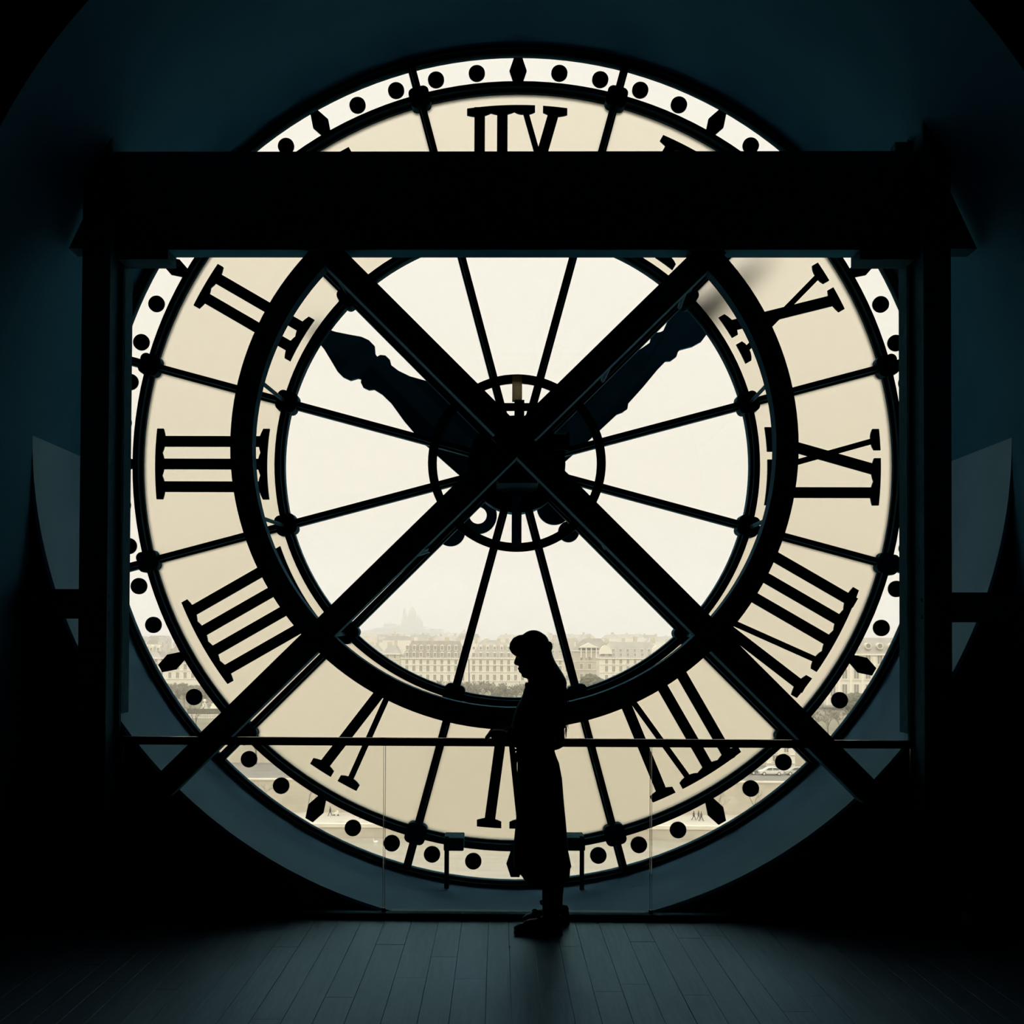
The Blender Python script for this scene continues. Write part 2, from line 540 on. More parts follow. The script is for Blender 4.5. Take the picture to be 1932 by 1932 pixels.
G = radians(15)
bm = bmesh.new(); prism(bm, sector(0.30, RI - .030, -G, G, 10), -0.005, 0.005); pane_in = mesh_of('clear_pane', bm); pane_in.materials.append(M['clear'])
bm = bmesh.new(); prism(bm, sector(RI + .030, RO - .030, -G, G, 12), -0.005, 0.005, front=0, back=1, side=1)
pane_op = mesh_of('opal_pane', bm); pane_op.materials.append(M['opal']); pane_op.materials.append(M['clear'])
bm = bmesh.new(); prism(bm, sector(RO + .030, 2.91, -G, G, 12), -0.005, 0.005); pane_out = mesh_of('border_pane', bm); pane_out.materials.append(M['clear'])
for k in range(12):
    a = radians(15 + 30 * k)
    link('spoke', spoke_me, None, clock, UP, (0, -a, 0))
    for r in (RO, RI):
        link('rosette', ros_me, None, clock, (r * cos(a), 0, RT + r * sin(a)), (0, -a, 0))
    b = radians(30 * k)
    link('clear_pane', pane_in, None, clock, UP, (0, -b, 0))
    link('opal_pane', pane_op, None, clock, UP, (0, -b, 0))
    link('border_pane', pane_out, None, clock, UP, (0, -b, 0))

# minute dots and hour lozenges
bm = bmesh.new(); prism(bm, [(0.0575 * cos(2 * pi * k / 28), 0.0575 * sin(2 * pi * k / 28)) for k in range(28)], -0.022, -0.006)
dot_me = mesh_of('minute_dot', bm); dot_me.materials.append(M['numeral'])
bm = bmesh.new(); prism(bm, [(-0.092, -0.030), (0.0, -0.061), (0.092, -0.030), (0.092, 0.030), (0.0, 0.061), (-0.092, 0.030)], -0.024, -0.006)
loz_me = mesh_of('hour_lozenge', bm); loz_me.materials.append(M['numeral'])
for k in range(60):
    a = radians(6 * k)
    if k % 5 == 0:
        link('hour_lozenge', loz_me, None, clock, (2.787 * cos(a), 0, RT + 2.787 * sin(a)), (0, -a, 0))
    else:
        link('minute_dot', dot_me, None, clock, (2.787 * cos(a), 0, RT + 2.787 * sin(a)), (0, 0, 0))

# roman numerals, drawn as read from outside and mirrored by being seen from behind
PXM = 1 / 269.0
NO, NI = 684 * PXM, 472 * PXM


def numeral(text):
    pos = 0.0; els = []
    for i, ch in enumerate(text):
        if i > 0:
            pos += 43 if (ch == 'I' and text[i - 1] == 'I') else 40
        if ch == 'I':
            els.append(('I', pos, pos))
        else:
            els.append((ch, pos, pos + 62)); pos += 62
    mid = (els[0][1] + els[-1][2]) / 2
    els = [(c, a - mid, b - mid) for c, a, b in els]
    bm = bmesh.new()
    y0, y1 = -0.024, -0.006

    def P(u, r):          # numeral coordinates: u px along the rim (as read), r px outwards
        return (u * PXM, r * PXM)

    def poly(pts, lift=0.0):
        prism(bm, [P(*p) for p in pts], y0 - lift, y1)

    def stroke(ua, ra, ub, rb, w, lift=0.0):
        poly([(ua - w / 2, ra), (ua + w / 2, ra), (ub + w / 2, rb), (ub - w / 2, rb)], lift)

    def serif(u, end, hw, th=12):
        r = 684 if end > 0 else 472
        n = 6
        outer = []; inner = []
        for i in range(n + 1):
            t = -hw + 2 * hw * i / n
            uu = u + t
            rr = sqrt(max(1.0, r * r - uu * uu)) if end > 0 else sqrt(max(1.0, r * r - uu * uu))
            outer.append((uu, rr))
            # bracketed inner edge: thicker where the stroke joins
            k = max(0.0, 1 - max(0.0, abs(t) - 10) / max(1.0, hw - 10))
            inner.append((uu, rr - end * (th + 5 * k)))
        poly(outer + inner[::-1], 0.0005)
    for c, a, b in els:
        if c == 'I':
            stroke(a, 473, a, 680, 20); serif(a, 1, 24); serif(a, -1, 24)
        elif c == 'V':
            m = (a + b) / 2 + 1
            stroke(m - 3, 473, a + 2, 678, 20, 0.0002); stroke(m + 6, 473, b - 2, 678, 11, 0.0004)
            poly([(m - 13, 500), (m - 13, 470), (m + 10, 470), (m + 12, 500)], 0.0003)
            serif(a + 2, 1, 23); serif(b - 2, 1, 20)
        elif c == 'X':
            stroke(b - 2, 474, a + 2, 678, 21, 0.0002); stroke(a + 2, 474, b - 2, 678, 11, 0.0004)
            serif(a + 2, 1, 23); serif(b - 2, 1, 20); serif(a + 2, -1, 20); serif(b - 2, -1, 23)
    return bm


for h, txt in enumerate(('I', 'II', 'III', 'IIII', 'V', 'VI', 'VII', 'VIII', 'IX', 'X', 'XI', 'XII'), 1):
    th = radians(90 - 30 * h)
    bm = numeral(txt)
    for v in bm.verts:
        u, r = v.co.x, v.co.z
        xo = r * cos(th) + u * sin(th)
        zo = r * sin(th) - u * cos(th)
        v.co.x, v.co.z = -xo, zo
    o = cpart('numeral', bm, M['numeral']); o['label'] = 'black mirrored roman numeral ' + txt

# hands outside the glass (seen from behind: the hour hand up left, the minute hand up right)


def hand(name, ang, edge, y):
    """edge: (distance from hub, half width) pairs along the hand"""
    top = [(r, w) for r, w in edge]
    pts = [(r * PXM, w * PXM) for r, w in top] + [(r * PXM, -w * PXM) for r, w in reversed(top)]
    bm = bmesh.new(); prism(bm, pts, y, y + 0.03)
    return cpart(name, bm, M['hand'], rot=(0, -ang, 0))


hour_edge = [(-30, 60), (60, 74), (130, 66), (185, 59), (235, 46), (275, 32), (300, 28), (318, 29), (326, 36), (338, 38), (347, 33), (350, 27), (356, 29),
             (366, 41), (382, 44), (398, 41), (420, 31), (445, 20), (480, 10), (500, 3)]
hh = hand('hour_hand', radians(180 - 34.8), hour_edge, 0.22)
min_edge = [(-30, 42), (50, 48), (140, 46), (225, 42), (236, 46), (248, 47), (256, 40), (300, 34), (345, 26), (366, 24), (374, 30), (388, 31), (396, 26), (402, 25),
            (425, 36), (445, 40), (470, 34), (520, 24), (600, 14), (660, 3)]
mh = hand('minute_hand', radians(40.5), min_edge, 0.30)


def disc_sheet(name, px, py, rx, y, hole=None, parent=None):
    c = at(px, py, DG + y) - Vector((CX, DG, CZ))
    bm = bmesh.new()
    if hole:
        ring(bm, [(hole, y), (hole, y + .03), (rx, y + .03), (rx, y)], n=40, cx=c.x, cz=c.z)
    else:
        prism(bm, [(c.x + rx * cos(2 * pi * k / 40), c.z + rx * sin(2 * pi * k / 40)) for k in range(40)], y, y + 0.03)
    return cpart(name, bm, M['hand'])


disc_sheet('counterweight', 1046, 957, 0.125, 0.10)
disc_sheet('counterweight', 1073, 1003, 0.075, 0.10)
disc_sheet('counterweight', 902, 972, 0.135, 0.16, hole=0.062)
disc_sheet('counterweight', 850, 1003, 0.105, 0.16)
bm = bmesh.new(); prism(bm, [(0.34 * cos(2 * pi * k / 48), 0.34 * sin(2 * pi * k / 48)) for k in range(48)], -0.06, 0.09); cpart('hub_plate', bm, M['iron'])
# movement behind the hub
bm = bmesh.new()
box(bm, -0.14, 0.14, -0.52, -0.06, -0.20, 0.18)
bmesh.ops.bevel(bm, geom=bm.edges[:], offset=0.012, segments=2, affect='EDGES'); movement = cpart('clock_movement', bm, M['iron'])
bm = bmesh.new()
ring(bm, [(0.001, -0.78), (0.001, -0.5), (0.06, -0.5), (0.06, -0.78)], n=20, cx=0.0, cz=-0.02)
obj('drive_shaft', bm, M['iron'], movement)
bm = bmesh.new(); tube(bm, [(0.13, -0.36, 0.10), (0.33, -0.36, 0.10)], 0.055, 18); tube(bm, [(0.32, -0.36, 0.10), (0.345, -0.36, 0.10)], 0.062, 18)
obj('motor', bm, M['iron'], movement)
bm = bmesh.new(); tube(bm, [(0.12, -0.44, 0.14), (0.17, -0.47, 0.16), (0.22, -0.46, 0.12), (0.24, -0.42, 0.10)], 0.008, 8)
obj('cable', bm, M['iron'], movement)
bm = bmesh.new(); tube(bm, [(-0.11, -0.53, 0.02), (-0.105, -0.55, -0.05), (-0.11, -0.54, -0.12), (-0.14, -0.52, -0.17)], 0.008, 8)
obj('cable', bm, M['iron'], movement)
bm = bmesh.new(); box(bm, -0.034, 0.034, -0.14, -0.115, 0.42, 0.60); o = cpart('hub_bar', bm, M['resin']); o['label'] = 'pale translucent strip on the hub ring'
bm = bmesh.new(); box(bm, -0.018, 0.05, -0.14, -0.10, 0.30, 0.43); cpart('hub_bracket', bm, M['iron'])
bm = bmesh.new(); box(bm, -0.20, 0.20, -0.13, -0.10, 0.36, 0.41); cpart('hub_bracket', bm, M['iron'])
bm = bmesh.new(); box(bm, -0.034, 0.034, -0.14, -0.105, -0.585, -0.20); cpart('hub_bar', bm, M['hand'])

# two prop brackets standing on the reveal under the dial
for px in (843, 1098):
    s = 1 if px < 960 else -1
    top = at(px, 1583, DG - 0.22); bot = at(px, 1676, DG - 0.22)
    e = Vector((CX, DG, CZ - RT))
    bz = CZ - sqrt(RT ** 2 - (top.x - CX) ** 2)
    bm = bmesh.new(); tube(bm, [(top.x - e.x, -0.22, bz - e.z), (top.x - e.x, -0.22, top.z - e.z + 0.02)], 0.016, 12)
    r = obj('prop_rod', bm, M['iron'], clock)
    bm = bmesh.new(); x0, x1 = sorted((top.x - e.x - s * 0.02, top.x - e.x + s * 0.115))
    box(bm, x0, x1, -0.25, -0.03, top.z - e.z - 0.075, top.z - e.z + 0.012)
    bmesh.ops.bevel(bm, geom=bm.edges[:], offset=0.006, segments=1, affect='EDGES')
    obj('prop_clamp', bm, M['iron'], clock)

# ---------------------------------------------------------------- steel frame standing in front of the dial
frame = empty('steel_frame', (CX, 6.3, 0), 'black steel frame with crossbeam, two posts, ring and X braces before the clock', 'frame')
fo = frame.location


def fpart(name, bm, m=None, smooth=False):
    for v in bm.verts: v.co -= fo
    return obj(name, bm, m or M['steel'], frame, smooth=smooth)


bz_top = at(960, 287, 6.25).z
bz_bot = at(960, 470, 6.25).z
BW = sqrt(RT ** 2 - (bz_bot + 0.1 - CZ) ** 2) - 0.01
BWt = sqrt(RT ** 2 - (bz_top - CZ) ** 2) - 0.01
bm = bmesh.new()
prism(bm, [(CX - BW, bz_bot), (CX + BW, bz_bot), (CX + BWt, bz_top), (CX - BWt, bz_top)], 6.24, 6.375)
cb_ = fpart('crossbeam', bm)
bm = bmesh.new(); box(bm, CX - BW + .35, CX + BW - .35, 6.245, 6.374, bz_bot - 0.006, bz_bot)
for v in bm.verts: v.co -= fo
obj('lit_underside_strip', bm, M['lit_underside'], cb_)  # added strip under the beam, the light is painted into its colour
fpx = 6.12
for s in (-1, 1):
    xi = (at(205, 800, 6.12).x if s < 0 else at(1743, 800, 6.12).x)       # inner edge
    xo = (at(152, 800, 6.12).x if s < 0 else at(1795, 800, 6.12).x)       # outer edge
    xm = (xi + xo) / 2
    hw = abs(xo - xi) / 2
    ztop = CZ + sqrt(RT ** 2 - (xm + s * hw - CX) ** 2) - 0.02
    ztin = CZ + sqrt(RT ** 2 - (xi - CX) ** 2) - 0.02
    bm = bmesh.new()
    yb = D1 - 0.001
    for (x0, x1, y0, y1) in ((xm - hw, xm + hw, 6.12, 6.145), (xm - hw, xm + hw, yb - 0.026, yb), (xm - 0.055, xm + 0.055, 6.144, yb - 0.025)):
        vs_ = box(bm, x0, x1, y0, y1, 0.0, ztop)
        for v in vs_:
            if v.co.z > 1: v.co.z = CZ + sqrt(max(0.01, (RT - 0.012) ** 2 - (v.co.x - CX) ** 2))
    post = fpart('post', bm)
    # bolts on the post
    for zz in (at(200, 1126, 6.2).z, at(200, 1157, 6.2).z):
        bm = bmesh.new(); xw = xm - s * 0.055
        tube(bm, [(xw, 6.20, zz), (xw - s * 0.014, 6.20, zz)], 0.013, 6)
        for v in bm.verts: v.co -= fo
        obj('bolt', bm, M['steel'], post)
    # back half of the post standing inside the round opening, cut off by its edge
    xa, xb = sorted((xi, xi + s * 0.03))
    zc = CZ - sqrt(RT ** 2 - (xb - CX if s > 0 else xa - CX) ** 2)
    bm = bmesh.new(); box(bm, xa, xb, 6.35, 6.50, max(0.3, zc - 0.0), ztin - 0.01)
    fpart('post_flange', bm)
    # tie from the post to the side of the opening
    zt = at(120, 1112, 6.25).z; zb2 = at(120, 1167, 6.25).z
    xw = CX + s * (RT - 0.004)
    x0, x1 = sorted((xo, xw))
    bm = bmesh.new(); box(bm, x0, x1, 6.22, 6.26, zb2, zt); box(bm, x0, x1, 6.20, 6.28, zb2, zb2 + 0.015); box(bm, x0, x1, 6.20, 6.28, zt - 0.015, zt)
    fpart('side_tie', bm)
    # gusset under the beam
    gx0 = xi; gx1 = at(323 if s < 0 else 1616, 490, 6.3).x
    gz = at(960, 496, 6.3).z
    x0, x1 = sorted((gx0, gx1))
    bm = bmesh.new(); box(bm, x0, x1, 6.24, 6.40, gz, bz_bot + 0.01); fpart('gusset', bm)
    ex = at(1690 if s > 0 else 206, 272, 6.28)
bm = bmesh.new(); a_, b_ = at(1687, 271, 6.28), at(1715, 292, 6.28)
box(bm, a_.x, b_.x, 6.26, 6.34, b_.z - 0.02, a_.z); fpart('lug', bm)

# ring and diagonal braces
FC = at(969, 840, 6.26); FCX, FCZ = FC.x, FC.z
rso = 538 * 6.26 / 2000; rsi = 496 * 6.26 / 2000
bm = bmesh.new(); ring(bm, [(rsi, 6.262), (rsi, 6.36), (rso, 6.36), (rso, 6.262)], n=160, cx=FCX, cz=FCZ); fpart('brace_ring', bm)
bwid = 0.072
for sgn, (qx, qy), (tx, ty) in ((1, (1622, 1476), (632, 487)), (-1, (326, 1465), (1327, 487))):
    p, q = at(qx, qy, 6.25), at(tx, ty, 6.25)
    d = (q - p).normalized(); nrm = Vector((-d.z, 0, d.x)) * bwid
    p = p - d * 0.10
    q = q + d * ((bz_bot + 0.03 - q.z) / d.z)
    bm = bmesh.new()
    yy = (6.25, 6.365) if sgn > 0 else (6.252, 6.362)
    prism(bm, [((p + nrm).x, (p + nrm).z), ((p - nrm).x, (p - nrm).z), ((q - nrm).x, (q - nrm).z), ((q + nrm).x, (q + nrm).z)], *yy)
    fpart('diagonal_brace', bm)
bm = bmesh.new(); c = at(969, 828, 6.25)
prism(bm, [(c.x - .13, c.z), (c.x, c.z - .13), (c.x + .13, c.z), (c.x, c.z + .13)], 6.235, 6.252); fpart('centre_plate', bm)
# stays from the frame to the dial
for k in (0, 1, 4, 5, 6, 7, 10, 11):
    a = radians(15 + 30 * k)
    p0 = Vector((FCX + (rsi + .05) * cos(a), 6.33, FCZ + (rsi + .05) * sin(a)))
    p1 = Vector((CX + (RI + .02) * cos(a), DG - 0.08, CZ + (RI + .02) * sin(a)))
    bm = bmesh.new(); tube(bm, [p0, p1], 0.013, 8); fpart('stay_rod', bm)
for (x0, y0, Y0, x1, y1, Y1) in ((1300, 530, 6.34, 1282, 580, 7.2), (1150, 690, 6.34, 1137, 718, 7.2), (812, 1038, 6.34, 790, 1046, 7.0), (1134, 1018, 6.34, 1142, 1034, 7.0)):
    bm = bmesh.new(); tube(bm, [at(x0, y0, Y0), at(x1, y1, Y1)], 0.014, 8); fpart('stay_rod', bm)

# ---------------------------------------------------------------- glass balustrade
RY = 6.235
bal = empty('glass_balustrade', (CX, RY, 0), 'frameless glass balustrade with slim dark handrail in front of the clock', 'railing')
rz1 = at(960, 1393, RY).z; rz0 = at(960, 1408, RY).z
xl, xr = at(228, 1400, RY).x, at(1722, 1400, RY).x


def bpart(name, bm, m, parent=bal, smooth=False):
    for v in bm.verts: v.co -= bal.location
    return obj(name, bm, m, parent, smooth=smooth)


bm = bmesh.new()
box(bm, xl, xr, RY - 0.028, RY + 0.028, rz0, rz1)
bmesh.ops.bevel(bm, geom=bm.edges[:], offset=0.012, segments=3, affect='EDGES'); bpart('handrail', bm, M['chrome'])
xj = [xl + 0.01, at(725, 1550, RY).x, at(1228, 1550, RY).x, xr - 0.01]
for i in range(3):
    bm = bmesh.new(); box(bm, xj[i] + 0.006, xj[i + 1] - 0.006, RY - 0.006, RY + 0.006, 0.03, rz0 + 0.004); g = bpart('glass_panel', bm, M['rail_glass'])
    for xe in (xj[i] + 0.004, xj[i + 1] - 0.006):
        bm = bmesh.new(); box(bm, xe, xe + 0.002, RY - 0.006, RY + 0.006, 0.03, rz0); bpart('polished_edge', bm, M['glass_edge'], parent=g)
bm = bmesh.new(); box(bm, at(200, 1718, RY).x, at(1740, 1718, RY).x, RY - 0.035, RY + 0.03, 0.0, 0.032)
bmesh.ops.bevel(bm, geom=bm.edges[:], offset=0.004, segments=1, affect='EDGES'); bpart('base_rail', bm, M['steel'])
for xe in xj[1:3]:
    bm = bmesh.new(); tube(bm, [(xe, RY, 0.03), (xe, RY, 0.055)], 0.012, 12); bpart('glass_foot', bm, M['chrome'])
bm = bmesh.new(); box(bm, CX - 2.2, CX + 2.2, 6.302, D1 + 0.05, -0.022, 0.004)
tag(obj('trim_1', bm, M['threshold']), kind='structure')

# ---------------------------------------------------------------- water bottle on the floor
bp_ = at(1830, 1757, 5.75); bp_.z = 0
bottle = empty('water_bottle', bp_, 'small clear plastic water bottle standing on the dark floor at the right', 'bottle')
bm = bmesh.new(); lathe(bm, [(0.030, 0.0), (0.040, 0.006), (0.043, 0.03), (0.040, 0.05), (0.043, 0.07), (0.041, 0.09), (0.043, 0.11), (0.043, 0.19), (0.036, 0.215), (0.022, 0.238), (0.015, 0.245), (0.015, 0.252)], 28)
obj('bottle_body', bm, M['pet'], bottle, smooth=True)
bm = bmesh.new(); ring(bm, [(0.0435, 0), (0.0445, 0), (0.0445, 0.07), (0.0435, 0.07)], n=28)
for v in bm.verts: v.co = Vector((v.co.x, v.co.z, 0.115 + v.co.y))
obj('paper_label', bm, M['bottle_label'], bottle, smooth=True)
bm = bmesh.new(); lathe(bm, [(0.016, 0.249), (0.0175, 0.251), (0.0175, 0.268), (0.0155, 0.271)], 24); obj('screw_cap', bm, M['cap'], bottle)

# ---------------------------------------------------------------- the visitor
PY = 6.02
pb = at(1012, 1749, PY); pb.z = 0
PS = 1.0 / 331.0


def L(px, py):
    return ((px - 1012) * PS, (1749 - py) * PS)


person = empty('person', (pb.x, PY, 0), 'person in profile with long hair, dark jacket and long skirt at the railing', 'person')
# body: head with face, neck, trunk, arms and hands, legs
bm = bmesh.new()
ball(bm, (-0.028, 0, 1.575), (0.084, 0.073, 0.100), 24, 18)
slab_loft(bm, [(1.412, -0.060, 0.02, 0.030), (1.425, -0.076, 0.02, 0.036), (1.445, -0.083, 0.02, 0.045), (1.475, -0.098, 0.02, 0.054), (1.505, -0.108, 0.02, 0.060),
               (1.53, -0.113, 0.03, 0.064), (1.56, -0.115, 0.03, 0.066), (1.59, -0.11, 0.03, 0.066)], 28, 2.2)
ball(bm, (-0.116, 0, 1.496), (0.015, 0.015, 0.012)); tube(bm, [(-0.113, 0, 1.535), (-0.125, 0, 1.496)], [0.009, 0.011], 10)
ball(bm, (-0.104, 0.012, 1.490), 0.009); ball(bm, (-0.104, -0.012, 1.490), 0.009)
ball(bm, (-0.100, 0, 1.467), (0.013, 0.022, 0.0075)); ball(bm, (-0.094, 0, 1.451), (0.0125, 0.020, 0.0075))
ball(bm, (-0.067, 0, 1.434), (0.024, 0.028, 0.021)); tube(bm, [(-0.066, 0, 1.432), (-0.01, 0, 1.438)], [0.021, 0.026], 14)
for s in (-1, 1):
    ball(bm, (-0.098, s * 0.033, 1.527), (0.012, 0.014, 0.008)); ball(bm, (-0.016, s * 0.071, 1.515), (0.017, 0.009, 0.030))
    ball(bm, (-0.106, s * 0.030, 1.545), (0.008, 0.022, 0.006))
tube(bm, [(0.012, 0, 1.28), (0.002, 0, 1.37), (-0.012, 0, 1.46), (-0.012, 0, 1.52)], [0.068, 0.052, 0.050, 0.055], 18)
slab_loft(bm, [(0.88, -0.07, 0.10, 0.15), (1.0, -0.08, 0.08, 0.13), (1.1, -0.09, 0.10, 0.14), (1.22, -0.09, 0.11, 0.16), (1.30, -0.07, 0.10, 0.16), (1.345, -0.04, 0.08, 0.09)], 24, 2.2)
SH = ((-1, (0.02, -0.165, 1.285), (0.025, -0.205, 1.066), (-0.176, -0.085, 1.098)), (1, (0.02, 0.165, 1.285), (0.02, 0.205, 1.085), (-0.158, 0.175, 1.104)))
HAND = {}
for s, sh, el, wr in SH:
    tube(bm, [sh, ((sh[0] + el[0]) / 2, (sh[1] + el[1]) / 2, (sh[2] + el[2]) / 2), el], [0.050, 0.044, 0.038], 14)
    tube(bm, [el, ((wr[0] + el[0]) / 2, (wr[1] + el[1]) / 2, (wr[2] + el[2]) / 2), wr], [0.038, 0.034, 0.024], 14)
    d = (Vector(wr) - Vector(el)).normalized(); d.z = 0.02; d.y *= 0.35; d.normalize()
    side = Vector((0, 1, 0)) if s > 0 else Vector((0, -1, 0))
    side = (side - d * side.dot(d)).normalized()
    up = Vector((0, 0, 1))
    w = Vector(wr)
    # palm
    tube(bm, [w - d * 0.01, w + d * 0.03, w + d * 0.070, w + d * 0.082], [0.023, 0.029, 0.031, 0.026], 14)
    # four fingers curling down over the rail
    for i, (off, ln) in enumerate(((0.027, 0.062), (0.009, 0.070), (-0.009, 0.066), (-0.026, 0.052))):
        b = w + d * 0.072 - side * off * 0.9
        k1 = b + d * (ln * 0.36) + up * 0.004
        k2 = k1 + d * (ln * 0.27) - up * (ln * 0.36)
        k3 = k2 - d * (ln * 0.02) - up * (ln * 0.34)
        tube(bm, [b - d * 0.02, k1, k2, k3], [0.0100, 0.0095, 0.0085, 0.0072], 10); ball(bm, k3, 0.0072, 8, 6); ball(bm, k1, 0.0098, 8, 6)
    # thumb from the side of the palm
    b = w + d * 0.018 - side * 0.022
    k1 = b + d * 0.034 - side * 0.020 - up * 0.008
    k2 = k1 + d * 0.028 - side * 0.004 - up * 0.010
    tube(bm, [b, k1, k2], [0.0130, 0.0105, 0.0085], 10); ball(bm, k2, 0.0085, 8, 6)
LEG = ((-1, 0.068, -0.085), (1, 0.118, 0.12))
for s, lx, ly in LEG:
    tube(bm, [(0.015, s * 0.08, 0.93), (0.02, s * 0.085, 0.72), (0.035, (s * 0.085 + ly) / 2, 0.50), (lx + 0.012, ly, 0.33), (lx, ly, 0.17), (lx, ly, 0.08)],
         [0.088, 0.080, 0.058, 0.054, 0.040, 0.036], 16)
    ball(bm, (lx - 0.055, ly, 0.045), (0.10, 0.036, 0.035))
body = obj('body', bm, M['skin'], person)
remesh(body, 0.0055, 2)

# jacket with sleeves and collar
bm = bmesh.new()
slab_loft(bm, [(1.018, -0.118, 0.125, 0.175), (1.035, -0.140, 0.155, 0.195), (1.06, -0.143, 0.158, 0.195), (1.157, -0.142, 0.150, 0.185), (1.20, -0.134, 0.150, 0.185),
               (1.248, -0.119, 0.148, 0.190), (1.285, -0.098, 0.142, 0.195), (1.315, -0.084, 0.125, 0.175), (1.345, -0.076, 0.10, 0.12), (1.365, -0.068, 0.085, 0.085), (1.383, -0.060, 0.075, 0.072), (1.392, -0.048, 0.070, 0.066)], 32, 2.3)
tube(bm, [(-0.058, -0.05, 1.380), (-0.062, 0.0, 1.374), (-0.058, 0.05, 1.380)], 0.011, 10)
for s, sh, el, wr in SH:
    sh, el, wr = Vector(sh), Vector(el), Vector(wr)
    tube(bm, [sh + Vector((0, -s * 0.03, 0.02)), sh, (sh + el) / 2, el + Vector((0.01, 0, 0)), el + Vector((-0.03, 0, -0.012)), (el + wr) / 2, wr + (el - wr) * 0.08], [0.062, 0.070, 0.066, 0.060, 0.058, 0.050, 0.042], 18)
jk = obj('jacket', bm, M['cloth'], person); remesh(jk, 0.007, 3)
# skirt with folds and a walking slit
bm = bmesh.new()
rows = [(1.045, -0.112, 0.100, 0.150), (1.00, -0.112, 0.100, 0.155), (0.964, -0.112, 0.112, 0.165), (0.934, -0.111, 0.125, 0.175), (0.846, -0.110, 0.142, 0.185), (0.714, -0.109, 0.153, 0.19),
        (0.583, -0.120, 0.166, 0.20), (0.44, -0.134, 0.178, 0.21), (0.355, -0.128, 0.196, 0.215), (0.345, -0.124, 0.190, 0.215), (0.30, -0.085, 0.187, 0.21), (0.268, -0.062, 0.150, 0.205)]
NR = 64
R = []
for z, xf, xb, hw in rows:
    k = max(0.0, (1.0 - z)) * 0.016
    row = []
    for i in range(NR):
        t = 2 * pi * i / NR
        c_, s_ = cos(t), sin(t)
        rip = 1 + k * 1.6 * sin(9 * t + 0.6) * abs(s_) ** 0.5
        row.append(bm.verts.new(((xf + xb) / 2 + (xb - xf) / 2 * c_, hw * s_ * rip, z)))
    R.append(row)
for a, b in zip(R, R[1:]):
    for i in range(NR):
        j = (i + 1) % NR
        bm.faces.new((a[i], a[j], b[j], b[i]))
bm.faces.new(R[0]); bm.faces.new(R[-1][::-1])
obj('skirt', bm, M['skirt'], person, smooth=True)
# sash knot at the waist
bm = bmesh.new()
tube(bm, [(-0.108, -0.03, 1.012), (-0.128, -0.035, 1.008), (-0.140, -0.035, 0.990), (-0.142, -0.035, 0.968), (-0.132, -0.035, 0.962), (-0.120, -0.035, 0.985), (-0.108, -0.03, 1.0)], 0.0075, 8)
tube(bm, [(-0.112, -0.02, 1.0), (-0.120, -0.03, 0.93), (-0.118, -0.03, 0.82), (-0.116, -0.03, 0.72)], [0.006, 0.007, 0.008, 0.010], 8)
obj('sash', bm, M['cloth'], person, smooth=True)
# hair: crown, fringe, long fall over the back
bm = bmesh.new()
ball(bm, (-0.022, 0, 1.592), (0.088, 0.086, 0.094), 28, 20)
ball(bm, (0.015, 0, 1.595), (0.055, 0.080, 0.075), 24, 16)
slab_loft(bm, [(1.63, -0.06, 0.055, 0.078), (1.58, -0.035, 0.078, 0.084), (1.54, -0.025, 0.088, 0.088), (1.505, -0.012, 0.103, 0.090), (1.47, -0.008, 0.126, 0.092), (1.44, 0.0, 0.146, 0.094), (1.41, 0.01, 0.162, 0.095),
               (1.385, 0.03, 0.169, 0.096), (1.366, 0.05, 0.164, 0.096), (1.33, 0.06, 0.165, 0.095), (1.28, 0.08, 0.172, 0.09), (1.22, 0.09, 0.172, 0.085), (1.17, 0.11, 0.166, 0.07), (1.13, 0.13, 0.158, 0.04)], 28, 2.2)
for y in [-0.050 + 0.010 * i for i in range(11)]:
    tube(bm, [(-0.060, y, 1.636), (-0.100, y, 1.643), (-0.130, y, 1.632), (-0.147, y, 1.606), (-0.150, y, 1.582), (-0.138, y, 1.560), (-0.118, y, 1.546), (-0.104, y, 1.542)], [0.022, 0.016, 0.012, 0.0105, 0.0105, 0.0105, 0.010, 0.008], 10)
    tube(bm, [(-0.09, y, 1.63), (-0.113, y, 1.607), (-0.117, y, 1.577), (-0.112, y, 1.55), (-0.104, y, 1.538)], [0.016, 0.012, 0.011, 0.010, 0.008], 8)
hair = obj('hair', bm, M['hair'], person); remesh(hair, 0.0065, 2)
bm = bmesh.new()
for i in range(46):
    y = rnd.uniform(-0.08, 0.08); x0 = 0.155 + rnd.uniform(-0.02, 0.004); z0 = 1.40 - rnd.random() * 0.1
    dx = rnd.uniform(0.004, 0.03)
    tube(bm, [(x0 - 0.03, y, z0 + 0.06), (x0, y, z0), (x0 + dx * 0.6, y, z0 - 0.06), (x0 + dx, y + rnd.uniform(-.02, .02), z0 - 0.10 - rnd.random() * 0.08), (x0 + dx * rnd.uniform(0.3, 1.1), y, z0 - 0.2 - rnd.random() * 0.05)], [0.003, 0.0028, 0.0022, 0.0015, 0.0006], 4)
tag(obj('loose_strands', bm, M['hair'], hair), kind='stuff')
bm = bmesh.new(); ball(bm, (0.066, 0, 1.598), (0.020, 0.045, 0.024)); ball(bm, (0.068, 0.05, 1.592), (0.016, 0.032, 0.028)); ball(bm, (0.068, -0.05, 1.592), (0.016, 0.032, 0.028))
obj('hair_clip', bm, M['cloth'], hair, smooth=True)


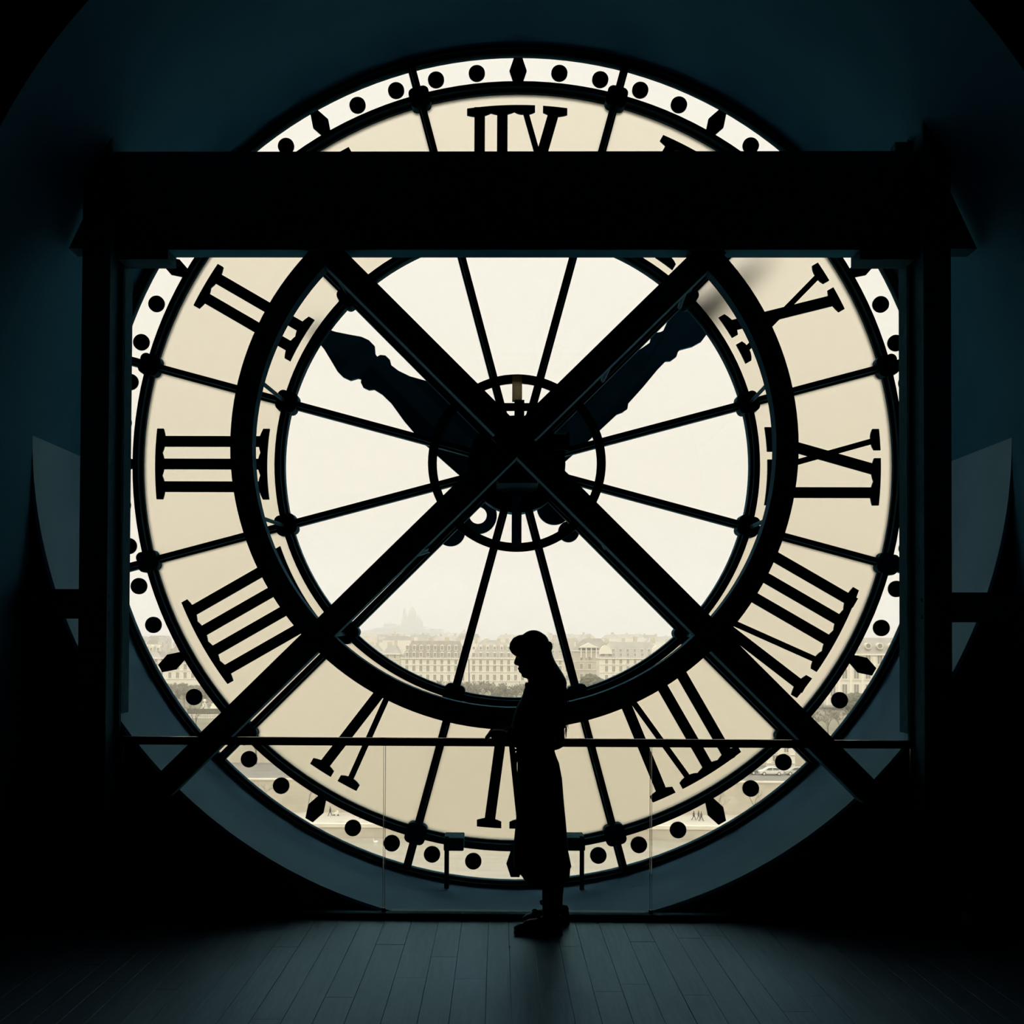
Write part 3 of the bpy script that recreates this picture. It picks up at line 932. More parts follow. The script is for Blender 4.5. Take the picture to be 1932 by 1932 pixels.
def shoe(lx, ly):
    bm = bmesh.new()
    # x from heel to toe: (x, half width, sole height, top height)
    prof = [(0.068, 0.026, 0.0, 0.085), (0.060, 0.034, 0.0, 0.100), (0.030, 0.038, 0.0, 0.105), (-0.005, 0.038, 0.0, 0.098), (-0.05, 0.041, 0.0, 0.088), (-0.09, 0.045, 0.0, 0.070), (-0.135, 0.046, 0.0, 0.056), (-0.170, 0.041, 0.002, 0.048), (-0.190, 0.028, 0.006, 0.036), (-0.197, 0.012, 0.012, 0.026)]
    R = []
    for x, hw, z0, z1 in prof:
        row = []
        for k in range(16):
            t = 2 * pi * k / 16
            c_, s_ = cos(t), sin(t)
            zz = (z0 + z1) / 2 + (z1 - z0) / 2 * math.copysign(abs(s_) ** (0.5 if s_ < 0 else 0.9), s_)
            row.append(bm.verts.new((lx + x, ly + hw * math.copysign(abs(c_) ** 0.75, c_), zz)))
        R.append(row)
    for a, b in zip(R, R[1:]):
        for k in range(16):
            j = (k + 1) % 16
            bm.faces.new((a[k], a[j], b[j], b[k]))
    bm.faces.new(R[0]); bm.faces.new(R[-1][::-1])
    o = obj('shoe', bm, M['shoe'], person, smooth=True)
    bm = bmesh.new()
    prism(bm, [(lx + 0.070, 0.0), (lx + 0.070, 0.022), (lx - 0.18, 0.020), (lx - 0.198, 0.024), (lx - 0.198, 0.008), (lx - 0.185, 0.0)], ly - 0.046, ly + 0.046)
    obj('sole', bm, M['shoe'], o)
    bm = bmesh.new()
    ball(bm, (lx - 0.082, ly - 0.018, 0.117), (0.017, 0.016, 0.011)); ball(bm, (lx - 0.082, ly + 0.018, 0.117), (0.017, 0.016, 0.011)); ball(bm, (lx - 0.074, ly, 0.110), (0.016, 0.012, 0.013))
    tube(bm, [(lx - 0.06, ly - 0.040, 0.07), (lx - 0.064, ly, 0.10), (lx - 0.06, ly + 0.040, 0.07)], 0.008, 8)
    obj('bow', bm, M['shoe'], o, smooth=True)
    return o


shoe(0.070, -0.085)
shoe(0.122, 0.12)

# ================================================================ outside: river, quays, garden, town
M['water'] = mat('grey_green_river_water', (0.36, 0.33, 0.25), 0.25, spec=0.5, var=0.12, scale=0.35, bump=0.5, stretch=(0.25, 1, 1))
M['quay'] = mat('pale_quay_paving', (0.55, 0.50, 0.40), 0.9, var=0.12, scale=0.3)
M['asphalt'] = mat('grey_asphalt', (0.22, 0.20, 0.16), 0.9, var=0.15, scale=0.4)
M['lawn'] = mat('dry_garden_ground', (0.20, 0.18, 0.11), 0.95, var=0.3, scale=0.12)
M['lime'] = mat('pale_limestone', (0.74, 0.68, 0.55), 0.85, var=0.07, scale=0.4)
M['lime2'] = mat('cream_limestone', (0.80, 0.75, 0.62), 0.85, var=0.06, scale=0.3)
M['lime3'] = mat('weathered_limestone', (0.60, 0.54, 0.42), 0.85, var=0.12, scale=0.3)
M['zinc'] = mat('grey_zinc_roof', (0.40, 0.37, 0.30), 0.6, var=0.10, scale=0.5)
M['slate'] = mat('dark_slate_roof', (0.30, 0.27, 0.21), 0.7, var=0.12, scale=0.5)
M['pane_dark'] = mat('dark_window_opening', (0.26, 0.235, 0.18), 0.3, spec=0.5)
M['frame_pale'] = mat('pale_window_surround', (0.86, 0.81, 0.68), 0.8)
M['bark'] = mat('brown_grey_bark', (0.13, 0.11, 0.075), 0.95, var=0.25, scale=1.2)
M['twig'] = mat('grey_brown_twigs', (0.27, 0.24, 0.165), 0.95)
M['hillwood'] = mat('hazy_hill_trees', (0.22, 0.20, 0.14), 0.95, var=0.4, scale=0.02)
M['basilica'] = mat('weathered_basilica_stone', (0.42, 0.375, 0.29), 0.9)
M['hedge'] = mat('dark_evergreen_leaves', (0.12, 0.115, 0.065), 0.95, var=0.4, scale=1.5)
M['carpaint'] = mat('white_car_paint', (0.80, 0.78, 0.70), 0.3, spec=0.6)
M['carglass'] = mat('dark_car_glass', (0.10, 0.10, 0.09), 0.1, spec=0.7)
M['rubber'] = mat('black_tyre_rubber', (0.04, 0.04, 0.035), 0.8)
M['coat'] = mat('dark_outdoor_coat', (0.05, 0.05, 0.04), 0.9)
M['swan'] = mat('white_feathers', (0.9, 0.88, 0.8), 0.8)


def stone_wall_mat():
    m = bpy.data.materials.new('coursed_quay_stone')
    m.use_nodes = True
    nt = m.node_tree
    b = nt.nodes['Principled BSDF']
    tc = nt.nodes.new('ShaderNodeTexCoord'); mp = nt.nodes.new('ShaderNodeMapping')
    mp.inputs['Rotation'].default_value = (radians(90), 0, 0)
    br = nt.nodes.new('ShaderNodeTexBrick')
    br.inputs['Scale'].default_value = 1.0
    br.inputs['Brick Width'].default_value = 1.3; br.inputs['Row Height'].default_value = 0.5
    br.inputs['Mortar Size'].default_value = 0.02
    br.inputs['Color1'].default_value = (0.70, 0.63, 0.50, 1); br.inputs['Color2'].default_value = (0.65, 0.58, 0.46, 1); br.inputs['Mortar'].default_value = (0.60, 0.54, 0.42, 1)
    nz = nt.nodes.new('ShaderNodeTexNoise'); nz.inputs['Scale'].default_value = 0.25; nz.inputs['Detail'].default_value = 6
    mx = nt.nodes.new('ShaderNodeMix'); mx.data_type = 'RGBA'; mx.blend_type = 'MULTIPLY'
    mx.inputs[0].default_value = 0.45
    nt.links.new(tc.outputs['Object'], mp.inputs[0]); nt.links.new(mp.outputs[0], br.inputs['Vector'])
    nt.links.new(tc.outputs['Object'], nz.inputs['Vector'])
    nt.links.new(br.outputs['Color'], mx.inputs[6]); nt.links.new(nz.outputs['Fac'], mx.inputs[7])
    nt.links.new(mx.outputs[2], b.inputs['Base Color'])
    b.inputs['Roughness'].default_value = 0.9
    return m


M['quaystone'] = stone_wall_mat()

ZW, ZP, ZS, ZG = -34.4, -32.1, -25.9, -20.3     # water, lower promenade, street, garden terrace
bm = bmesh.new(); box(bm, -420, 420, 14, 191.4, ZW - 2, ZW); tag(obj('river', bm, M['water']), 'broad calm river with fine ripples beyond the clock', 'river', kind='stuff')


def ground(name, m, x0, x1, y0, y1, z0, z1):
    bm = bmesh.new(); box(bm, x0, x1, y0, y1, z0, z1)
    return tag(obj(name, bm, m), kind='structure')


ground('ground_promenade', M['quay'], -420, 420, 192.0, 205, ZW - 2, ZP)
ground('wall_quay_foot', M['quaystone'], -420, 420, 191.4, 192.0, ZW - 2, ZP - 0.5)
ground('trim_quay_kerb', M['lime'], -420, 420, 191.2, 192.3, ZP - 0.5, ZP + 0.12)
ground('wall_embankment', M['quaystone'], -420, 420, 204.6, 206.0, ZP - 0.05, ZS - 0.1)
ground('trim_parapet', M['lime3'], -420, 420, 204.4, 206.2, ZS - 0.1, ZS + 0.12)
ground('ground_street', M['asphalt'], -420, 420, 206.0, 232, ZS - 2, ZS)
ground('wall_terrace', M['lime3'], -420, 420, 232, 233.0, ZS - 0.05, ZG)
ground('ground_garden', M['lawn'], -700, 700, 233.0, 640, ZG - 8, ZG)
ground('ground_town', M['asphalt'], -2600, 2600, 640, 5200, ZG - 10, ZG - 1)

# terrace balustrade along the garden: coping, rails and small piers
tb = empty('terrace_balustrade', (0, 232.4, ZG + 0.01), 'long pale stone balustrade on the garden terrace above the street', 'balustrade')
bm = bmesh.new(); box(bm, -95, 95, -0.25, 0.25, 0.95, 1.15); obj('coping', bm, M['lime'], tb)
bm = bmesh.new(); box(bm, -95, 95, -0.25, 0.25, 0.0, 0.2); obj('plinth', bm, M['lime'], tb)
bm = bmesh.new(); lathe(bm, [(0.10, 0.2), (0.06, 0.35), (0.13, 0.55), (0.08, 0.8), (0.11, 0.95)], 6)
bal_me = mesh_of('baluster', bm); bal_me.materials.append(M['lime'])
for px in list(range(400, 560, 5)) + list(range(1380, 1560, 5)):
    p = at(px, 1395, 232.4)
    link('baluster', bal_me, None, tb, (p.x, 0, 0))
bm = bmesh.new()
xx = -94
while xx < 95:
    box(bm, xx, xx + 0.5, -0.3, 0.3, 0, 1.25); xx += 9.0
tag(obj('piers', bm, M['lime'], tb), kind='stuff')


# ---- trees without leaves
def bare_tree(seed, h, spread, levels, thick=0.2, twig_r=0.02, droop=0.0, nb=(3, 4)):
    r = random.Random(seed)
    bm = bmesh.new()

    def grow(p, d, ln, rad, lv):
        q = p + d * ln * 0.55 + Vector((r.uniform(-1, 1), r.uniform(-1, 1), 0)) * ln * 0.05
        e = p + d * ln + Vector((r.uniform(-1, 1), r.uniform(-1, 1), r.uniform(-.4, .4))) * ln * 0.08
        tube(bm, [p, q, e], [rad, rad * 0.82, max(rad * 0.62, twig_r)], 5 if lv < 2 else 3)
        if lv >= levels: return
        for k in range(r.randint(*nb)):
            az = r.uniform(0, 2 * pi); tilt = r.uniform(0.3, 0.85) * spread
            s = d.orthogonal().normalized(); t = d.cross(s)
            nd = (d * cos(tilt) + (s * cos(az) + t * sin(az)) * sin(tilt))
            nd.z = nd.z * 0.85 + 0.22 - droop * lv * 0.1
            nd.normalize()
            f = r.uniform(0.45, 1.0)
            grow(p.lerp(e, f) if k else e, nd, ln * r.uniform(0.55, 0.78), max(rad * 0.55, twig_r), lv + 1)
    grow(Vector((0, 0, 0)), Vector((0, 0, 1)), h * 0.36, thick, 0)
    return mesh_of('bare_tree', bm)


tree_me = []
for sd in range(4):
    me = bare_tree(40 + sd, 9.5, 1.0, 4, 0.22, 0.035); me.materials.append(M['bark']); tree_me.append(me)
big_me = []
for sd in range(3):
    me = bare_tree(80 + sd, 12.0, 0.95, 5, 0.26, 0.022, nb=(2, 3)); me.materials.append(M['bark']); big_me.append(me)
dense_me = []
for sd in range(3):
    me = bare_tree(120 + sd, 9.0, 1.2, 5, 0.2, 0.085, nb=(3, 4)); me.materials.append(M['twig']); dense_me.append(me)


def tree(me, px, Y, z, sc, label, group=None, py=1300):
    o = link('bare_tree', me, None, None, (at(px, py, Y).x, Y, z), (0, 0, rnd.uniform(0, 6.28)))
    o.scale = (sc * rnd.uniform(.9, 1.1), sc * rnd.uniform(.9, 1.1), sc)
    return tag(o, label, 'tree', group)


# single trees one can pick out
tree(big_me[0], 372, 236, ZG, 0.72, 'bare tree right behind the terrace wall at the left of the clock')
tree(big_me[1], 484, 229, ZS, 1.0, 'bare street tree before the pale terrace wall at lower left')
tree(big_me[2], 585, 200.3, ZP, 0.55, 'spindly bare tree against the left embankment wall')
tree(big_me[0], 495, 200.0, ZP, 0.6, 'leafless quay tree left of the walking people, by the wall')
tree(big_me[1], 1421, 200.2, ZP, 0.6, 'bare forked tree against the right embankment wall')
tree(big_me[2], 1357, 200.6, ZP, 0.5, 'slender bare tree behind the walking group on the right quay')
tree(big_me[0], 1640, 238, ZG, 0.85, 'bare tree at the right edge below the stone pavilion')
tree(big_me[1], 1562, 240, ZG, 0.8, 'bare tree left of the pavilion garden, beside the right frame post')
# rows of garden trees
gl = 'bare garden tree in the hazy rows before the long facade'
for row, (Y, n, z) in enumerate(((318, 30, 1.0), (345, 30, 1.02), (375, 30, 1.04))):
    for i in range(n):
        px = 640 + (1320 - 640) * (i + 0.5 * (row % 2)) / n + rnd.uniform(-6, 6)
        if 1075 < px < 1150 and row == 2: continue
        top = at(px, 1281 + rnd.uniform(-5, 7) + (6 if px > 1080 else 0), Y).z
        tree(rnd.choice(dense_me + tree_me[:1]), px, Y, ZG, (top - ZG) / 9.0, gl, 'garden tree rows before the long facade')
gl2 = 'bare garden tree in the brown grove seen through the left border glass'
for row, Y in enumerate((324, 338, 354, 372, 395)):
    for i in range(10):
        px = 244 + 20 * i + rnd.uniform(-7, 7)
        top = at(px, 1283 + rnd.uniform(-4, 8) + max(0, (340 - Y) * .25), Y).z
        tree(rnd.choice(dense_me), px, Y, ZG, (top - ZG) / 9.0, gl2, 'grove in the left border')
gl3 = 'bare garden tree in the low grove under the right stone pavilion'
for row, Y in enumerate((262, 290)):
    for i in range(8):
        px = 1540 + 22 * i + rnd.uniform(-7, 7)
        top = at(px, 1322 + rnd.uniform(-4, 10) + (12 if px < 1590 else 0), Y).z
        tree(rnd.choice(dense_me), px, Y, ZG, (top - ZG) / 9.0, gl3, 'grove under the right pavilion')


def evergreen(px, py, Y, rx, rz, label):
    r = random.Random(int(px * 7 + py))
    c = at(px, py, Y)
    e = empty('evergreen_tree', (c.x, Y, ZG), label, 'tree')
    hz_ = c.z - ZG
    bm = bmesh.new(); bmesh.ops.create_icosphere(bm, subdivisions=4, radius=1.0)
    for v in bm.verts:
        n3 = sin(v.co.x * 7 + px) * sin(v.co.y * 8) * sin(v.co.z * 6 + 1)
        k = 1 + 0.16 * n3 + r.uniform(-0.10, 0.10)
        v.co = Vector((v.co.x * rx * k, v.co.y * rx * 0.8 * k, v.co.z * rz * k + hz_))
    obj('crown', bm, M['hedge'], e)
    bm = bmesh.new(); tube(bm, [(0, 0, 0), (0.1, 0, hz_ * .5), (0, 0, hz_)], [0.3, 0.24, 0.15], 8); obj('trunk', bm, M['bark'], e)


evergreen(1114, 1287, 312, 2.9, 2.4, 'dark rounded evergreen right of the hair of the visitor')
evergreen(1132, 1292, 314, 2.2, 1.8, 'smaller evergreen clump right of the dark rounded evergreen')
evergreen(1612, 1324, 262, 3.3, 2.2, 'dark evergreen mound at the foot of the right stone pavilion')
hc = at(398, 1350, 300)
bm = bmesh.new(); box(bm, -6.5, 6.5, -0.8, 0.8, 0, 1.5); bmesh.ops.subdivide_edges(bm, edges=bm.edges[:], cuts=6, use_grid_fill=True)
for v in bm.verts: v.co += Vector((rnd.uniform(-.12, .12), rnd.uniform(-.12, .12), rnd.uniform(-.12, .12) if v.co.z > .1 else 0))
tag(obj('clipped_hedge', bm, M['hedge'], loc=(hc.x, 300, ZG)), 'low clipped hedge below the white garden urns', 'hedge')

# white garden pedestals with urns
for px, lab in ((386, 'white stone urn on a stepped pedestal, left of the pair'), (403, 'white stone urn on a stepped pedestal, right of the pair')):
    c = at(px, 1341, 316); c.z = ZG
    bm = bmesh.new()
    for k, (hw, z0, z1) in enumerate(((0.9, 0, 0.5), (0.65, 0.5, 1.0), (0.42, 1.0, 1.6))):
        box(bm, -hw, hw, -hw, hw, z0, z1)
    u = empty('garden_urn', (c.x, 316, c.z), lab, 'urn'); u.scale = (1.2, 1.2, 1.25)
    obj('pedestal', bm, M['frame_pale'], u)
    bm = bmesh.new(); lathe(bm, [(0.2, 1.6), (0.12, 1.75), (0.36, 2.1), (0.42, 2.35), (0.3, 2.5), (0.12, 2.65)], 12); obj('urn', bm, M['frame_pale'], u)
# low white fence in front of the hedge
c0, c1 = at(340, 1357, 284), at(430, 1357, 284)
fence = empty('garden_fence', (c0.x, 284, ZG), 'low white slatted garden fence below the urns', 'fence')
bm = bmesh.new(); box(bm, 0, c1.x - c0.x, -0.04, 0.04, 1.0, 1.1); obj('rail', bm, M['frame_pale'], fence)
bm = bmesh.new(); box(bm, 0, c1.x - c0.x, -0.04, 0.04, 0.2, 0.3); obj('rail', bm, M['frame_pale'], fence)
bm = bmesh.new(); box(bm, -0.06, 0.06, -0.03, 0.03, 0, 1.2); pk = mesh_of('picket', bm); pk.materials.append(M['frame_pale'])
for i in range(36):
    link('picket', pk, None, fence, (0.15 + i * (c1.x - c0.x - .3) / 35, -0.05, 0))


# ---- buildings
def win_mesh(w, h, arch_top=False):
    bm = bmesh.new()
    box(bm, -w / 2 - .14, -w / 2, -0.12, 0.05, -.1, h); box(bm, w / 2, w / 2 + .14, -0.12, 0.05, -.1, h)
    box(bm, -w / 2 - .14, w / 2 + .14, -0.14, 0.05, h, h + .16); box(bm, -w / 2 - .2, w / 2 + .2, -0.2, 0.05, -.18, -.02)
    box(bm, -w / 2, w / 2, -0.02, 0.05, 0, h, 1)
    box(bm, -0.05, 0.05, -0.06, 0.0, 0, h)
    me = mesh_of('window', bm)
    me.materials.append(M['frame_pale']); me.materials.append(M['pane_dark'])
    return me


W1 = win_mesh(1.05, 1.75); W2 = win_mesh(1.15, 2.3); W3 = win_mesh(1.5, 2.9); W4 = win_mesh(0.9, 1.2); W5 = win_mesh(1.5, 3.6)


def building(name, label, pxa, pxb, Y, py_base, py_corn, py_ridge, rows, pitch, wall='lime2', roof='zinc', chim=3, mansard=0.30, depth=14, hip=True, rowmesh=None, skip=None, dormer=False):
    A, B = at(pxa, py_corn, Y), at(pxb, py_corn, Y)
    zb = min(at(pxa, py_base, Y).z, A.z - 1)
    x0, x1 = A.x, B.x
    zc = A.z; zr = at(pxa, py_ridge, Y + depth * .3).z
    e = empty(name, (x0, Y, zb), label, 'building')
    W = x1 - x0
    H = zc - zb
    bm = bmesh.new(); box(bm, 0, W, 0, depth, 0, H); obj('facade_wall', bm, M[wall], e)
    bm = bmesh.new(); box(bm, -0.3, W + 0.3, -0.5, depth, H, H + 0.45); obj('cornice', bm, M['frame_pale'], e)
    rh = zr - zc - 0.45
    if rh > 0.3:
        bm = bmesh.new()
        i = min(depth * mansard, W * 0.3)
        ii = i if hip else 0.0
        v = [bm.verts.new(p) for p in ((0, 0, H + .45), (W, 0, H + .45), (W, depth, H + .45), (0, depth, H + .45),
                                       (ii, i, H + .45 + rh), (W - ii, i, H + .45 + rh), (W - ii, depth - i, H + .45 + rh), (ii, depth - i, H + .45 + rh))]
        for f in ((0, 3, 2, 1), (4, 5, 6, 7), (0, 1, 5, 4), (1, 2, 6, 5), (2, 3, 7, 6), (3, 0, 4, 7)):
            bm.faces.new([v[k] for k in f])
        obj('roof', bm, M[roof], e)
    n = max(1, int(W / pitch))
    off = (W - n * pitch) / 2 + pitch / 2
    for ri, (py, me) in enumerate(rows):
        z = at(pxa, py, Y).z - zb
        on_roof = z > H
        for k in range(n):
            xk = off + k * pitch
            if skip and skip(ri, k): continue
            yy = 0.0 if not on_roof else min(depth * mansard, W * .3) * (z - H - .45) / max(rh, .1) - 0.15
            if on_roof:
                bm_key = ('dormer', me.name)
                if bm_key not in DORM:
                    bm = bmesh.new(); box(bm, -0.75, 0.75, -0.05, 1.6, -0.2, 1.9); prism(bm, [(-0.9, 1.9), (0.9, 1.9), (0, 2.35)], -0.15, 1.6)
                    dm = mesh_of('dormer', bm); dm.materials.append(M['frame_pale']); DORM[bm_key] = dm
                d = link('dormer', DORM[bm_key], None, e, (xk, yy, z)) if dormer else None
                link('window', me, None, d if d else e, (0, -0.08, 0.1) if d else (xk, yy - 0.1, z))
            else:
                link('window', me, None, e, (xk, 0, z))
        if not on_roof:
            bm = bmesh.new(); box(bm, 0, W, -0.22, 0.0, z - 0.55, z - 0.32); obj('string_course', bm, M['frame_pale'], e)
    for k in range(chim):
        cx = W * (k + rnd.uniform(.3, .7)) / max(chim, 1)
        zt = H + .45 + max(rh, 0)
        bm = bmesh.new(); box(bm, cx - rnd.uniform(.5, 1.2), cx + .8, depth * .45, depth * .55, zt - 0.5, zt + rnd.uniform(1.0, 2.4))
        for q in range(3):
            lathe(bm, [(0.14, 0), (0.12, .7)], 6, (cx - .3 + q * .4, depth * .5, zt + 0.9))
        obj('chimney', bm, M['lime3'], e)
    return e


DORM = {}
# long facade behind the garden, left of the visitor (three neighbouring houses)
building('apartment_building', 'long cream facade with rows of dormers, behind the garden left of the visitor', 757, 884, 450, 1330, 1243, 1209,
         ((1226.5, W1), (1239.5, W1), (1252.5, W1), (1266, W2), (1283, W2)), 2.97, roof='slate', dormer=True, chim=4)
building('apartment_building', 'cream facade with tall chimneys between the glazing bar and the visitor', 887, 1006, 450, 1330, 1243, 1212,
         ((1226, W4), (1240, W1), (1253, W1), (1266, W2), (1283, W2)), 2.97, roof='zinc', dormer=True, chim=6)
building('apartment_building', 'pale facade just right of the hair of the visitor', 1009, 1078, 450, 1330, 1246, 1207,
         ((1218, W4), (1232, W4), (1254, W1), (1267, W2), (1284, W2)), 2.97, roof='zinc', wall='lime', chim=3)
# temple-fronted hall with hipped roof
tb_ = building('pedimented_hall', 'hall with broad hipped roof and small pediment right of the visitor', 1082, 1158, 470, 1330, 1229, 1204.5,
               ((1246, W1), (1262, W2), (1281, W2)), 3.6, wall='lime3', roof='slate', chim=1, mansard=0.42)
p0, p1, pt = at(1092, 1222, 469), at(1130, 1222, 469), at(1111, 1213, 469)
bm = bmesh.new(); prism(bm, [(p0.x - tb_.location.x, p0.z - tb_.location.z), (p1.x - tb_.location.x, p0.z - tb_.location.z), (pt.x - tb_.location.x, pt.z - tb_.location.z)], -1.6, 4.0)
obj('pediment', bm, M['frame_pale'], tb_)
for k in range(4):
    bm = bmesh.new(); xk = p0.x - tb_.location.x + (p1.x - p0.x) * (k + .5) / 4
    lathe(bm, [(0.35, 0), (0.3, (p0.z - at(0, 1236, 469).z))], 8, (xk, -1.0, at(0, 1236, 469).z - tb_.location.z)); obj('column', bm, M['frame_pale'], tb_)
# mansard hotel with curved end gables
mh_ = building('mansard_building', 'mansarded house with pale curved gables right of the pedimented hall', 1131, 1252, 440, 1330, 1243, 1211,
               ((1230, W4), (1238, W4), (1252, W1), (1267, W2), (1284, W2)), 2.95, roof='zinc', chim=4, wall='lime2')
for px in (1143, 1241):
    c = at(px, 1234, 440) - mh_.location
    bm = bmesh.new(); prism(bm, [(c.x - 2.6, c.z)] + [(c.x + 2.6 * cos(t), c.z + 3.6 * sin(t)) for t in [pi - pi * k / 12 for k in range(1, 12)]] + [(c.x + 2.6, c.z)], -0.2, 3.0)
    obj('curved_gable', bm, M['frame_pale'], mh_)
building('apartment_building', 'pale hazy house with flat roof beyond the mansarded house', 1256, 1345, 440, 1330, 1240, 1212,
         ((1228, W4), (1250, W1), (1265, W2)), 3.2, roof='zinc', chim=3, wall='lime')
# houses at the left of the long facade
building('town_house', 'narrow darker house left of the long cream facade', 722, 754, 470, 1330, 1235, 1217, ((1242, W1), (1256, W1), (1270, W2)), 3.2, wall='lime3', chim=2)  # wall in the darker limestone
building('town_house', 'small stepped house at the foot of the hill, by the dial ring', 688, 719, 500, 1330, 1232, 1218, ((1238, W4), (1250, W1), (1264, W1)), 3.4, wall='lime', chim=2)
building('town_house', 'low house partly hidden by the lower left rosette of the inner ring', 646, 684, 500, 1330, 1228, 1212, ((1236, W4), (1250, W1)), 3.2, wall='lime2', chim=2)
# left border glass
building('apartment_building', 'pale house with steep dormered roof in the left border glass', 232, 304, 430, 1330, 1243, 1219, ((1228, W4), (1249, W1), (1262, W2), (1277, W2)), 2.9, roof='zinc', dormer=True, chim=2)
building('apartment_building', 'pale house with tall sloping roof beside the left hour lozenge', 307, 378, 430, 1330, 1243, 1217, ((1229, W4), (1250, W1), (1263, W2), (1279, W2)), 3.1, roof='slate', chim=2)
# palace pavilion in the right border glass
pv = building('palace_pavilion', 'ornate stone pavilion with round attic windows at the right border glass', 1560, 1760, 330, 1330, 1236, 1203,
              ((1252, W3), (1280, W3), (1313, W5)), 3.62, wall='lime2', roof='zinc', chim=0, mansard=0.16, hip=False)
pv_w = at(1760, 1236, 330).x - at(1560, 1236, 330).x
pv_n = int(pv_w / 3.62); pv_o = (pv_w - pv_n * 3.62) / 2
for k in range(pv_n):
    cx_ = pv_o + (k + .5) * 3.62; cz_ = at(1640, 1219, 330.2).z - pv.location.z
    bm = bmesh.new(); ring(bm, [(0.72, -0.35), (0.72, 1.5), (0.98, 1.5), (0.98, -0.35)], n=20, cx=cx_, cz=cz_); oc = obj('oculus', bm, M['lime'], pv)
    bm = bmesh.new(); prism(bm, [(cx_ + .75 * cos(2 * pi * q / 20), cz_ + .75 * sin(2 * pi * q / 20)) for q in range(20)], -0.2, 0.3); obj('pane', bm, M['pane_dark'], oc)
for k in range(pv_n + 1):
    cx_ = pv_o + k * 3.62
    bm = bmesh.new(); box(bm, cx_ - .35, cx_ + .35, -0.35, 0, 0, at(1640, 1240, 330).z - pv.location.z); obj('pilaster', bm, M['frame_pale'], pv)
c = Vector((pv_o + 3.5 * 3.62, 0, at(1636, 1305, 330).z - pv.location.z))
bm = bmesh.new()
box(bm, -0.1, 0.1, 0, .1, 0, .1); bm.clear()
prism(bm, [(c.x - 1.3, c.z - 2.2), (c.x + 1.3, c.z - 2.2), (c.x + 1.3, c.z)] + [(c.x + 1.3 * cos(t), c.z + 1.3 * sin(t)) for t in [pi * k / 10 for k in range(1, 10)]] + [(c.x - 1.3, c.z)], -0.4, 0.1)
obj('arched_window', bm, M['pane_dark'], pv)
# small pale gatehouse by the street on the right
gh = building('gatehouse', 'small pale gatehouse by the street above the parked cars', 1446, 1500, 231, 1452, 1405, 1396, ((1436, W1), (1420, W4)), 2.4, wall='frame_pale' if 'frame_pale' in M else 'lime2', roof='zinc', chim=0, depth=6)

# rooftops of the town behind, up to the hill
roof_lab = 'pale hazy house among the distant rooftops below the hill'
placed = []
for i in range(110):
    Y = rnd.uniform(620, 1250)
    px = rnd.uniform(630, 1330)
    _x = at(px, 1200, Y).x
    if len(placed) >= 64 or any(abs(_x - a) < 26 and abs(Y - b) < 16 for a, b in placed): continue
    placed.append((_x, Y))
    top = rnd.uniform(1196, 1212) + (620 - Y) * 0.004
    if px < 900: top -= rnd.uniform(0, 4)
    w = rnd.uniform(9, 24); zt = at(px, top, Y).z; zb = ZG - 1
    c = at(px, top, Y)
    e = empty('distant_house', (c.x, Y, zb), roof_lab, 'building', 'distant rooftops below the hill')
    H = zt - zb; rf = rnd.uniform(2, 4)
    bm = bmesh.new(); box(bm, -w / 2, w / 2, 0, 12, 0, H - rf); obj('walls', bm, M[rnd.choice(('lime', 'lime2', 'lime2', 'lime3'))], e)
    bm = bmesh.new(); box(bm, 0, 0.1, 0, .1, 0, .1); bm.clear()
    i_ = rnd.uniform(1.5, 4)
    v = [bm.verts.new(p) for p in ((-w / 2, 0, H - rf), (w / 2, 0, H - rf), (w / 2, 12, H - rf), (-w / 2, 12, H - rf), (-w / 2 + i_, 4, H), (w / 2 - i_, 4, H), (w / 2 - i_, 8, H), (-w / 2 + i_, 8, H))]
    for f in ((0, 3, 2, 1), (4, 5, 6, 7), (0, 1, 5, 4), (1, 2, 6, 5), (2, 3, 7, 6), (3, 0, 4, 7)): bm.faces.new([v[q] for q in f])
    obj('roof', bm, M[rnd.choice(('zinc', 'slate', 'zinc'))], e)
    bm = bmesh.new(); box(bm, -w * .2, -w * .2 + 1.6, 5.5, 6.5, H - 1, H + rnd.uniform(.8, 2)); obj('chimney', bm, M['lime3'], e)
roof_lab = 'pale hazy house among the far roofs seen through the left border glass'
for i in range(40):
    Y = rnd.uniform(600, 900); px = rnd.uniform(235, 360); top = rnd.uniform(1199, 1212)
    _x = at(px, 1200, Y).x
    if len(placed) >= 74 or any(abs(_x - a) < 20 and abs(Y - b) < 14 for a, b in placed): continue
    placed.append((_x, Y))
    w = rnd.uniform(8, 18); c = at(px, top, Y); zb = ZG - 1; H = c.z - zb
    e = empty('distant_house', (c.x, Y, zb), roof_lab, 'building', 'far roofs in the left border')
    bm = bmesh.new(); box(bm, -w / 2, w / 2, 0, 12, 0, H - 2.5); obj('walls', bm, M[rnd.choice(('lime', 'lime2', 'lime3'))], e)
    bm = bmesh.new(); prism(bm, [(-w / 2, H - 2.5), (w / 2, H - 2.5), (w / 2 - 2, H), (-w / 2 + 2, H)], 0, 12); obj('roof', bm, M['zinc'], e)

